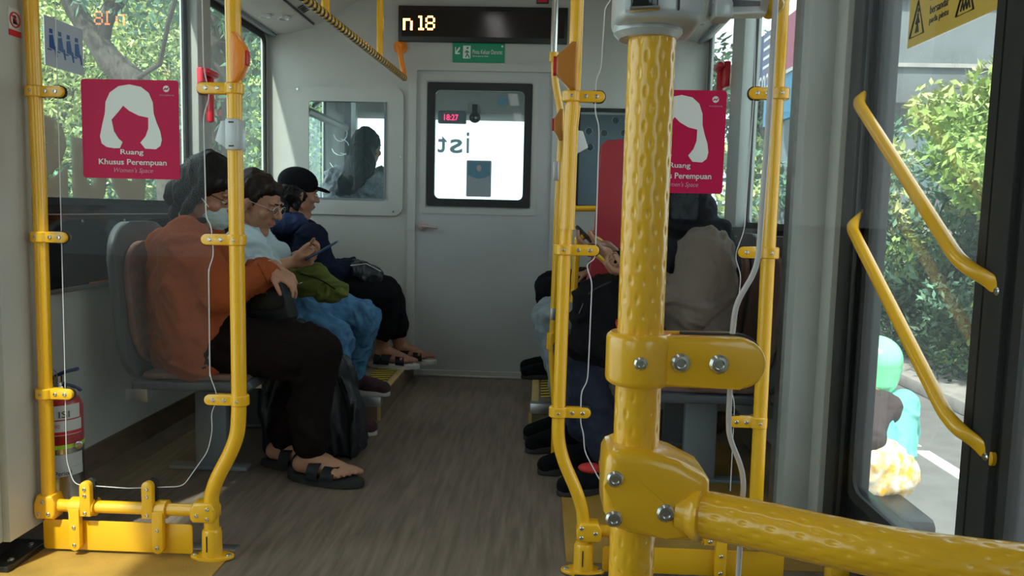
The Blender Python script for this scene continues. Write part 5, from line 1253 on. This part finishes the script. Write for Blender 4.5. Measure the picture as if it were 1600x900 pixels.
# big black tote on the floor
tp = [(404, 560), (410, 530), (436, 508), (470, 510), (497, 522), (512, 545), (530, 590), (548, 618), (562, 645), (566, 672), (562, 705), (548, 722), (500, 726), (440, 729), (406, 731), (402, 690), (408, 630)]
tm = MB(); tb0 = [P(a, b, 3.03) for a, b in tp]
for v in tb0: v.z = max(v.z, .004)
tm.prism(tb0, (0, .17, 0), .03, 3)
tote = blob('tote_bag', tm, 'black_sheen', None, vox=.009, it=4, wr=.016, ws=6, st=(2.2, 1, .55)); tag(tote, 'large black slouching tote bag standing on the floor behind the trouser legs', 'bag')
obj('bag_handle', MB().tube(fillet([P(462, 512, 3.04), P(500, 520, 3.02), P(520, 560, 3.02), P(528, 600, 3.03)], .08), .008, 8, flat=.5), 'black_sheen', tote)
obj('side_seam', MB().tube(fillet([P(512, 548, 3.025), P(546, 640, 3.02), P(548, 718, 3.02)], .08), .004, 6), 'black_cloth', tote)

# ------------------------------------------------ person in pale blue shirt and jeans
pel, neck, hd = P(425, 468, 3.46), P(390, 357, 3.38), P(403, 318, 3.36)
sh = [P(380, 385, 3.24), P(402, 380, 3.54)]; hp = [P(432, 478, 3.38), P(440, 470, 3.56)]
el = [P(404, 428, 3.16), P(425, 420, 3.56)]; wr = [P(455, 410, 3.24), P(466, 400, 3.42)]
kn = [P(526, 528, 3.44), P(566, 493, 3.66)]; an = [P(520, 645, 3.40), P(552, 592, 3.74)]
mb = MB(); q, f, s, u = head(mb, hd, (.93, -.16, -.36), neck)
mb.chain([pel, pel.lerp(neck, .5), neck], [.10, .10, .05])
for i in (0, 1): mb.chain([neck, sh[i], el[i], wr[i]], [.05, .036, .030, .026]); mb.chain([pel, hp[i], kn[i], an[i]], [.08, .07, .05, .034])
hand(mb, wr[0], (.95, .15, .12), (-.1, .75, .6), 1, .85, .92); hand(mb, wr[1], (.95, -.12, .12), (-.1, -.6, .7), -1, .85, .9)
w2 = blob('person', mb, 'skin', None, vox=.0052, it=3, origin=(pel.x, pel.y, 0)); tag(w2, 'short haired person in pale blue shirt, glasses and blue jeans looking at a phone', 'person')
face_bits(w2, q, f, s, u)
mb = MB(); torso(mb, pel, neck, sh, hp, .125, .085, .10)
mb.chain([sh[0], el[0], el[0].lerp(wr[0], .42)], [.088, .074, .055]); mb.chain([sh[1], el[1], el[1].lerp(wr[1], .42)], [.085, .07, .052])
mb.cap(neck+V((.02, 0, -.03)), neck+V((.0, 0, .005)), .075, .064); mb.cap(P(440, 455, 3.40), P(455, 462, 3.42), .085, .06)
sw_ = blob('shirt', mb, 'shirt', w2, vox=.007, it=3, wr=.014, ws=10)
obj('collar', MB().tube([neck+V((.066*math.cos(a)+.01, .066*math.sin(a), .008-.014*math.cos(a))) for a in [2*PI*j/24 for j in range(24)]], .011, 8, closed=True), 'shirt', sw_)
mb = MB(); mb.cap(hp[0], hp[1], .115)
for i in (0, 1): mb.chain([hp[i], kn[i], an[i].lerp(kn[i], .06)], [.108, .080, .056])
blob('jeans', mb, 'denim', w2, vox=.007, it=4, wr=.008, ws=11)
hr = MB(); hr.ell(q(0, -.026, .045), V((.083, .096, .086))*k, f, u); hr.ell(q(0, -.055, -.012), V((.078, .058, .065))*k, f, u); hr.cap(q(-.03, .045, .078), q(.03, .047, .076), .030*k); hr.cap(q(.05, .03, .06), q(.066, .015, .028), .022*k, .012*k); hr.cap(q(-.05, .03, .06), q(-.066, .015, .028), .022*k, .012*k)
blob('hair', hr, 'hair_brown', w2, vox=.006, it=3, wr=.005, ws=16, st=(1.2, 1.2, .5))
for t in (-1, 1):
    rim = obj('spectacle_rim', MB().tube([q(t*.031+.019*math.cos(a), .104-abs(t)*.006, .006+.017*math.sin(a)) for a in [j*PI/9 for j in range(18)]], .0013, 6, closed=True), 'alu', w2)
    obj('spectacle_lens', MB().lathe(q(t*.031, .098, .006), f, [(0, .018), (.001, .018)], 18), 'lens', rim)
    obj('spectacle_arm', MB().tube([q(t*.05, .098, .010), q(t*.077, -.01, .010)], .0014, 6), 'alu', w2)
obj('spectacle_bridge', MB().tube([q(-.012, .100, .010), q(.012, .100, .010)], .0014, 6), 'alu', w2)
obj('earring', MB().ell(q(.078, -.006, -.050), (.005, .005, .009)), 'white', w2)
shoe(w2, (an[1].x, an[1].y, .165), (.96, -.35), .106, 'maroon'); shoe(w2, (an[0].x, an[0].y, .06), (.97, -.1), 0, 'maroon')
# phone in hands
def phone(cen, d, n, label, m='phone_body', L_=.15, W_=.072):
    d = V(d).normalized(); n = V(n); n = (n-n.dot(d)*d).normalized(); s = d.cross(n); c = V(cen)
    t = obj('phone', MB().prism([c+d*b+s*a for a, b in rrect(-W_/2, -L_/2, W_/2, L_/2, .010, 3)], n*-.009, .002), m); tag(t, label, 'phone')
    obj('screen', MB().prism([c+n*.0003+d*b+s*a for a, b in rrect(-W_/2+.004, -L_/2+.006, W_/2-.004, L_/2-.006, .007, 3)], n*.0006), 'phone_screen', t); return t
phone(P(502, 390, 3.25), (.85, .1, .52), (-.5, -.1, .8), 'dark blue phone held by the person in the pale blue shirt')
gb = MB()
gb.cap(P(470, 440, 3.30), P(508, 448, 3.30), .055, .066).cap(P(462, 432, 3.30), P(485, 428, 3.30), .035, .045).cap(P(495, 430, 3.30), P(520, 452, 3.30), .045, .055)
pouch = blob('pouch_bag', gb, 'olive', None, vox=.006, it=4, wr=.012, ws=13, st=(.6, 1, 1.6)); tag(pouch, 'olive green soft pouch bag resting on the lap in blue jeans', 'bag')
obj('zip', MB().tube(fillet([P(470, 428, 3.225), P(500, 436, 3.22), P(524, 452, 3.23)], .05), .0028, 6), 'black_cloth', pouch)

# ------------------------------------------------ person in navy hoodie and cap
pel, neck, hd = P(482, 440, 4.30), P(468, 350, 4.28), P(466, 303, 4.28)
F = V((.80, .60, 0)); Rr = V((.60, -.80, 0))
sh = [neck+Rr*.17-UP*.075, neck-Rr*.17-UP*.075]; hp = [pel+V((0, -.09, 0)), pel+V((0, .09, 0))]
el = [P(515, 425, 4.10), P(505, 425, 4.50)]; wr = [P(550, 416, 4.22), P(556, 412, 4.40)]
kn = [P(598, 462, 4.24), P(606, 458, 4.42)]; an = [P(598, 545, 4.36), P(626, 545, 4.50)]
mb = MB(); q, f, s, u = head(mb, hd, (.80, .58, -.15), neck)
mb.chain([pel, pel.lerp(neck, .5), neck], [.10, .10, .05])
for i in (0, 1): mb.chain([neck, sh[i], el[i], wr[i]], [.05, .036, .030, .026]); mb.chain([pel, hp[i], kn[i], an[i]], [.08, .07, .05, .036])
hand(mb, wr[0], (.9, .2, -.2), (-.2, .1, -.95), -1, .4); hand(mb, wr[1], (.9, -.2, -.2), (-.2, .1, -.95), 1, .4)
fd2 = [(.85, -.1), (.98, -.1)]
for i in (0, 1): foot(mb, (an[i].x, an[i].y, .20), fd2[i], .134)
w3 = blob('person', mb, 'skin_tan', None, vox=.006, it=2, origin=(pel.x, pel.y, .104)); tag(w3, 'person in navy hoodie, black cap and cropped black trousers seated by the cab wall', 'person')
face_bits(w3, q, f, s, u)
mb = MB(); torso(mb, pel, neck, sh, hp, .14, .088, .12)
for i in (0, 1): mb.chain([sh[i], el[i], wr[i].lerp(el[i], .1)], [.078, .064, .045])
sw_ = blob('hoodie', mb, 'navy', w3, vox=.008, it=5, wr=.010, ws=8)
hd_ = MB(); hd_.ell(neck-F*.075+V((0, 0, -.005)), (.12, .12, .075)); hd_.cap(neck-F*.04+Rr*.08, neck-F*.04-Rr*.08, .055); blob('hood', hd_, 'hood_blue', sw_, vox=.008, wr=.008, ws=10)
mb = MB(); mb.cap(hp[0], hp[1], .125)
for i in (0, 1): mb.chain([hp[i], kn[i], an[i].lerp(kn[i], .42)], [.115, .088, .080])
blob('trousers', mb, 'black_cloth', w3, vox=.008, it=5, wr=.008, ws=8)
hr = MB(); hr.ell(q(0, -.03, .0), V((.086, .085, .085))*k, f, u); hr.cap(q(0, -.06, -.02), q(0, -.065, -.095), .06*k, .05*k); hr.cap(q(.05, -.01, .0), q(.06, -.02, -.07), .03*k, .02*k); hr.cap(q(-.05, -.01, .0), q(-.06, -.02, -.07), .03*k, .02*k)
blob('hair', hr, 'hair', w3, vox=.006, it=2, wr=.005, ws=20)
cp = MB(); cp.ell(q(0, -.010, .058), V((.088, .104, .080))*k, f, u); cap_ = blob('cap', cp, 'black_cloth', w3, vox=.006, it=2)
obj('cap_brim', MB().prism([q(a, b, c_) for a, b, c_ in ((-.07, .07, .045), (-.062, .12, .040), (-.03, .155, .034), (0, .165, .032), (.03, .155, .034), (.062, .12, .040), (.07, .07, .045), (0, .085, .052))], u*.007, .002), 'black_cloth', cap_)
obj('cap_buckle', MB().box(q(-.02, -.115, .0), q(-.005, -.108, .02), .001), 'steel', cap_)
for i in (0, 1): sandal(w3, (an[i].x, an[i].y, 0), fd2[i], .106, [(.045, .05, .062, -.02), (.095, .05, .045, .02), (-.02, .035, .062, 0)], white=True)
pb_ = MB().cap(P(560, 425, 4.22), P(582, 432, 4.24), .07, .06); t = blob('sling_bag', pb_, 'black_sheen', None, vox=.007, wr=.008, ws=14); tag(t, 'small black bag on the lap of the person in the navy hoodie', 'bag')
obj('zip', MB().tube([P(548, 415, 4.15), P(572, 412, 4.15), P(595, 424, 4.17)], .003, 6), 'alu', t)

# ------------------------------------------------ woman in taupe jacket and headscarf (right)
pel, neck, hd = P(1088, 538, 2.88), P(1080, 368, 2.85), P(1058, 312, 2.84)
sh = [P(1102, 400, 2.70), P(1088, 398, 3.00)]; hp = [P(1080, 545, 2.78), P(1070, 542, 2.96)]
el = [P(1078, 478, 2.64), P(1060, 470, 3.02)]; wr = [P(990, 432, 2.70), P(990, 425, 2.92)]
kn = [P(905, 560, 2.78), P(900, 548, 2.98)]; an = [P(950, 712, 2.80), P(915, 680, 3.02)]
mb = MB(); q, f, s, u = head(mb, hd, (-.88, .28, -.42), neck)
mb.chain([pel, pel.lerp(neck, .5), neck], [.10, .10, .05])
for i in (0, 1): mb.chain([neck, sh[i], el[i], wr[i]], [.05, .036, .030, .026]); mb.chain([pel, hp[i], kn[i], an[i]], [.08, .07, .05, .034])
hand(mb, wr[0], (-.93, .05, .15), (.1, .4, .9), -1, .75, .88); hand(mb, wr[1], (-.93, -.12, .15), (.1, -.3, .9), 1, .8, .86)
r1 = blob('person', mb, 'skin', None, vox=.0052, it=3, origin=(pel.x, pel.y, 0)); tag(r1, 'woman in dark headscarf and taupe jacket seated right behind the thick yellow pole', 'person')
face_bits(r1, q, f, s, u)
mb = MB(); torso(mb, pel, neck, sh, hp, .14, .092, .13)
mb.cap(P(1080, 500, 2.86), P(1080, 560, 2.86), .14, .15)
for i in (0, 1): mb.chain([sh[i], el[i], wr[i].lerp(el[i], .15)], [.098, .082, .05])
blob('jacket', mb, 'taupe', r1, vox=.008, it=4, wr=.014, ws=8)
mb = MB(); mb.ell(q(0, -.026, .03), V((.090, .104, .102))*k, f, u); mb.cap(q(0, -.05, -.06), neck+V((0, 0, -.03)), .075, .10); mb.cap(neck+V((.06, -.06, -.02)), neck+V((.10, -.08, -.10)), .09, .07); mb.cap(neck, neck+V((-.08, 0, -.13)), .10, .07); mb.cap(neck+V((.06, .05, -.02)), neck+V((.1, .1, -.08)), .09, .07)
mb.chain([q(.062, .035, .075), q(.074, .018, .0), q(.06, .025, -.085)], [.036, .034, .04]); mb.chain([q(-.062, .035, .075), q(-.074, .018, .0), q(-.06, .025, -.085)], [.036, .034, .04])
hj = blob('headscarf', mb, 'hijab', r1, vox=.007, it=4, wr=.010, ws=11, st=(1, 1, .5))
mb = MB(); mb.cap(hp[0], hp[1], .12)
for i in (0, 1): mb.chain([hp[i], kn[i], an[i].lerp(kn[i], .08)], [.112, .088, .062])
blob('trousers', mb, 'navy_denim', r1, vox=.008, it=4, wr=.008, ws=9)
for i in (0, 1):
    u_ = shoe(r1, (an[i].x, an[i].y, .07), (-.9, -.45), 0, 'black_cloth', 'rubber')
    if i == 0: obj('shoe_lining', MB().ell(V((an[i].x-.065, an[i].y-.045, .092)), (.045, .03, .018)), 'red_cloth', u_)
bg = MB().cap(P(925, 470, 2.66), P(935, 530, 2.66), .075, .10).cap(P(950, 455, 2.72), P(965, 520, 2.72), .07, .10).cap(P(915, 520, 2.66), P(905, 545, 2.66), .06, .05)
t = blob('backpack', bg, 'black_cloth', None, vox=.008, it=4, wr=.012, ws=9); tag(t, 'black bag on the lap of the woman in the headscarf', 'bag')
obj('zip', MB().tube(fillet([P(905, 490, 2.59), P(920, 455, 2.59), P(955, 440, 2.64)], .06), .003, 6), 'black_sheen', t)
rb_ = MB().prism([P(a, b, 2.60) for a, b in ((934, 540), (945, 520), (960, 500), (985, 505), (985, 560), (945, 556))], (0, .05, 0), .012, 3); t = blob('cloth_bag', rb_, 'red_cloth', None, vox=.006, wr=.006, ws=14); tag(t, 'bright red cloth bag corner beside the thick yellow pole clamp', 'bag')
phone(P(946, 408, 2.74), (-.72, .1, .62), (.6, .1, .75), 'phone in a yellow case held beside the thick yellow pole', 'phone_yellow')

# ------------------------------------------------ person in grey jeans (right, second)
pel, neck, hd = P(1040, 500, 3.42), P(1042, 375, 3.42), P(1022, 330, 3.40)
sh = [neck+V((0, -.17, -.07)), neck+V((0, .17, -.07))]; hp = [pel+V((-.03, -.09, 0)), pel+V((-.03, .09, 0))]
el = [P(1010, 445, 3.22), P(1010, 440, 3.58)]; wr = [P(945, 395, 3.30), P(948, 385, 3.44)]
kn = [P(862, 502, 3.34), P(858, 492, 3.50)]; an = [P(888, 640, 3.30), P(882, 620, 3.48)]
mb = MB(); q, f, s, u = head(mb, hd, (-.9, .0, -.4), neck)
mb.chain([pel, pel.lerp(neck, .5), neck], [.10, .10, .05])
for i in (0, 1): mb.chain([neck, sh[i], el[i], wr[i]], [.05, .036, .030, .026]); mb.chain([pel, hp[i], kn[i], an[i]], [.08, .07, .05, .034])
hand(mb, wr[0], (-.9, .1, .25), (.2, .3, .9), -1, .5); hand(mb, wr[1], (-.9, -.1, .25), (.2, -.3, .9), -1, .8, .86)
r2 = blob('person', mb, 'skin', None, vox=.0065, it=2, origin=(pel.x, pel.y, 0)); tag(r2, 'person in grey blue jeans holding a phone, mostly hidden behind the thick yellow pole', 'person')
face_bits(r2, q, f, s, u)
mb = MB(); torso(mb, pel, neck, sh, hp, .12, .085, .11)
for i in (0, 1): mb.chain([sh[i], el[i], wr[i].lerp(el[i], .3)], [.078, .06, .045])
blob('shirt', mb, 'black_cloth', r2, vox=.009, it=4, wr=.008)
mb = MB(); mb.cap(hp[0], hp[1], .115)
for i in (0, 1): mb.chain([hp[i], kn[i], an[i].lerp(kn[i], .08)], [.108, .078, .055])
blob('jeans', mb, 'grey_denim', r2, vox=.008, it=4, wr=.006, ws=12)
hr = MB(); hr.ell(q(0, -.022, .040), V((.084, .098, .088))*k, f, u); hr.cap(q(0, -.05, -.01), q(0, -.055, -.05), .07*k, .055*k); blob('hair', hr, 'hair', r2, vox=.008)
for i in (0, 1): shoe(r2, (an[i].x, an[i].y, .07), (-.85, -.5), 0, 'black_cloth', 'rubber')
phone(P(921, 372, 3.34), (-.70, .1, .66), (.6, .1, .7), 'black phone held above the grey blue jeans', 'black')

# ------------------------------------------------ person in black (right, by the cab wall)
pel, neck, hd = P(1000, 440, 4.28), P(1000, 350, 4.28), P(988, 312, 4.26)
sh = [neck+V((0, -.17, -.07)), neck+V((0, .17, -.07))]; hp = [pel+V((-.03, -.09, 0)), pel+V((-.03, .09, 0))]
el = [P(970, 400, 4.10), P(970, 400, 4.44)]; wr = [P(925, 425, 4.16), P(925, 420, 4.36)]
kn = [P(860, 455, 4.18), P(858, 448, 4.36)]; an = [P(872, 545, 4.22), P(868, 540, 4.40)]
mb = MB(); q, f, s, u = head(mb, hd, (-.9, .0, -.3), neck)
mb.chain([pel, pel.lerp(neck, .5), neck], [.10, .10, .05])
for i in (0, 1): mb.chain([neck, sh[i], el[i], wr[i]], [.05, .036, .030, .026]); mb.chain([pel, hp[i], kn[i], an[i]], [.08, .07, .05, .034])
hand(mb, wr[0], (-.95, .1, -.2), (-.2, .0, -.95), 1, .35); hand(mb, wr[1], (-.95, .1, -.2), (-.2, .0, -.95), -1, .35)
r3 = blob('person', mb, 'skin_tan', None, vox=.0065, it=2, origin=(pel.x, pel.y, .104)); tag(r3, 'person in black seated right by the cab wall, mostly hidden, dark knees in view', 'person')
face_bits(r3, q, f, s, u)
mb = MB(); torso(mb, pel, neck, sh, hp, .13, .085, .11)
for i in (0, 1): mb.chain([sh[i], el[i], wr[i].lerp(el[i], .1)], [.078, .06, .045])
blob('jacket', mb, 'black_cloth', r3, vox=.009, it=4, wr=.008)
mb = MB(); mb.cap(hp[0], hp[1], .12)
for i in (0, 1): mb.chain([hp[i], kn[i], an[i].lerp(kn[i], .08)], [.11, .082, .055])
blob('trousers', mb, 'black_cloth', r3, vox=.009, it=4, wr=.006, ws=12)
hr = MB(); hr.ell(q(0, -.022, .040), V((.084, .098, .088))*k, f, u); hr.cap(q(0, -.05, -.01), q(0, -.055, -.05), .07*k, .055*k); blob('hair', hr, 'hair', r3, vox=.008)
for i in (0, 1): shoe(r3, (an[i].x, an[i].y, .17), (-.95, -.3), .106, 'black_cloth', 'rubber')

# ------------------------------------------------ driver in the cab
dz = 5.25
pel, neck, hd = P(572, 405, dz), P(572, 268, dz), P(574, 232, dz)
t = thing('driver_seat', 'dark driver seat in the cab behind the left window', 'seat', (pel.x, dz, 0))
obj('seat_pad', MB().box((pel.x-.24, dz-.2, .42), (pel.x+.24, dz+.28, .52), .03), 'dash', t); obj('backrest', MB().box((pel.x-.22, dz-.30, .5), (pel.x+.22, dz-.2, .98), .04), 'dash', t); obj('pedestal', MB().box((pel.x-.12, dz-.1, 0), (pel.x+.12, dz+.15, .42)), 'dash', t)
sh = [neck+V((.18, 0, -.07)), neck+V((-.18, 0, -.07))]; hp = [pel+V((.09, 0, 0)), pel+V((-.09, 0, 0))]
el = [sh[0]+V((.06, .12, -.22)), sh[1]+V((-.06, .12, -.22))]; wr = [P(572, 340, 5.75)+V((.16, 0, 0)), P(572, 340, 5.75)+V((-.16, 0, 0))]
kn = [pel+V((.12, .42, .03)), pel+V((-.12, .42, .03))]; an = [kn[0]+V((0, .12, -.42)), kn[1]+V((0, .12, -.42))]
mb = MB(); q, f, s, u = head(mb, hd, (.35, .93, -.05), neck)
mb.chain([pel, pel.lerp(neck, .5), neck], [.11, .11, .05])
for i in (0, 1): mb.chain([neck, sh[i], el[i], wr[i]], [.05, .036, .030, .026]); mb.chain([pel, hp[i], kn[i], an[i]], [.08, .07, .05, .036])
for i in (0, 1): hand(mb, wr[i], (.0, .8, .3), (0, .3, -.9), 1 if i else -1, .9)
dv = blob('person', mb, 'skin', None, vox=.0065, it=2, origin=(pel.x, pel.y, 0)); tag(dv, 'driver with long dark hair and fluffy white top seen through the left cab window', 'person')
face_bits(dv, q, f, s, u)
mb = MB(); torso(mb, pel, neck, sh, hp, .15, .105, .13); mb.cap(neck+V((-.1, -.02, -.1)), neck+V((.1, -.02, -.1)), .12)
for i in (0, 1): mb.chain([sh[i], el[i], wr[i].lerp(el[i], .2)], [.10, .07, .05])
blob('fluffy_top', mb, 'white_fluff', dv, vox=.009, it=3, wr=.014, ws=22)
mb = MB(); mb.cap(hp[0], hp[1], .12)
for i in (0, 1): mb.chain([hp[i], kn[i], an[i]], [.10, .08, .055])
blob('trousers', mb, 'black_cloth', dv, vox=.009, it=4)
for i in (0, 1): shoe(dv, (an[i].x, an[i].y, .08), (0, 1), 0, 'black_cloth', 'rubber')
hr = MB(); hr.ell(q(0, -.02, .030), V((.086, .102, .098))*k, f, u); hr.ell(q(0, -.05, -.03), V((.085, .07, .09))*k, f, u); hr.chain([q(0, -.07, -.02), P(562, 262, dz-.12), P(545, 285, dz-.15), P(532, 300, dz-.16)], [.085, .095, .075, .03]); hr.cap(q(-.06, 0, 0), P(560, 270, dz-.06), .04, .04)
blob('hair', hr, 'hair', dv, vox=.008, wr=.008, ws=14, st=(1.4, 1.4, .4))
t = thing('steering_wheel', 'large steering wheel in the cab', 'steering wheel', (pel.x, 5.85, .6)); c = V((pel.x, 5.85, .80))
obj('wheel_rim', MB().tube([c+V((.22*math.cos(a), .14*math.sin(a), .16*math.sin(a))) for a in [j*PI/14 for j in range(28)]], .016, 8, closed=True), 'black', t)
obj('wheel_hub', MB().ell(c, (.06, .05, .05)).tube([c+V((-.22, 0, 0)), c+V((.22, 0, 0))], .014, 8), 'black', t); obj('column', MB().tube([c, c+V((0, .25, -.3))], .03, 8), 'black', t)

# ------------------------------------------------ rider
pel, neck, hd = V((1.74, 4.02, ZG+.86)), V((1.75, 4.16, ZG+1.22)), P(1368, 568, 4.24)
sh = [neck+V((.18, .02, -.06)), neck+V((-.18, .02, -.06))]; hp = [pel+V((.09, .02, 0)), pel+V((-.09, .02, 0))]
el = [neck+V((.30, .16, -.22)), neck+V((-.30, .16, -.22))]; wr = [V((bx+.30, by+.20, ZG+1.05)), V((bx-.30, by+.20, ZG+1.05))]
kn = [V((bx+.18, by+.12, ZG+.80)), V((bx-.18, by+.12, ZG+.80))]; an = [V((bx+.13, by+.08, ZG+.40)), V((bx-.13, by+.08, ZG+.40))]
mb = MB(); q, f, s, u = head(mb, hd, (-.1, .98, -.05), neck)
mb.chain([pel, pel.lerp(neck, .5), neck], [.11, .11, .05])
for i in (0, 1): mb.chain([neck, sh[i], el[i], wr[i]], [.05, .036, .030, .026]); mb.chain([pel, hp[i], kn[i], an[i]], [.08, .07, .05, .036])
hand(mb, wr[0], (.2, .9, 0), (0, .1, -.9), -1, .9); hand(mb, wr[1], (-.2, .9, 0), (0, .1, -.9), 1, .9)
rd = blob('person', mb, 'skin', None, vox=.007, it=2, origin=(pel.x, pel.y, ZG+.78)); tag(rd, 'scooter rider with bright green helmet outside the right door', 'person')
mb = MB(); torso(mb, pel, neck, sh, hp, .14, .10, .13)
for i in (0, 1): mb.chain([sh[i], el[i], wr[i].lerp(el[i], .12)], [.095, .07, .048])
jk = blob('jacket', mb, 'rider_teal', rd, vox=.009, it=4, wr=.008)
mb = MB(); mb.cap(neck+V((-.08, -.05, -.05)), neck+V((.06, -.05, -.05)), .10, .10); mb.cap(neck+V((-.03, -.07, -.08)), pel+V((-.05, -.06, .20)), .13, .08); blob('backpack', mb, 'rider_back', rd, vox=.009, it=5, wr=.006)
mb = MB(); mb.cap(hp[0], hp[1], .15); mb.cap(pel+V((0, 0, .06)), pel, .16, .16)
for i in (0, 1): mb.chain([hp[i], kn[i], an[i]], [.13, .10, .075])
blob('skirt', mb, 'rider_floral', rd, vox=.009, it=4, wr=.008)
for i in (0, 1): shoe(rd, (an[i].x, an[i].y, ZG+.37), (0, 1), ZG+.30, 'black_cloth', 'sole')
hm = MB(); hm.ell(hd+V((0, -.01, .03)), (.128, .145, .125)); hm.cap(hd+V((0, -.02, -.02)), hd+V((0, -.02, -.06)), .125, .115); hl = blob('helmet', hm, 'helmet_green', rd, vox=.008, it=3)
obj('visor', MB().ell(hd+V((0, .06, .01)), (.118, .10, .06)), 'black_gloss', hl)
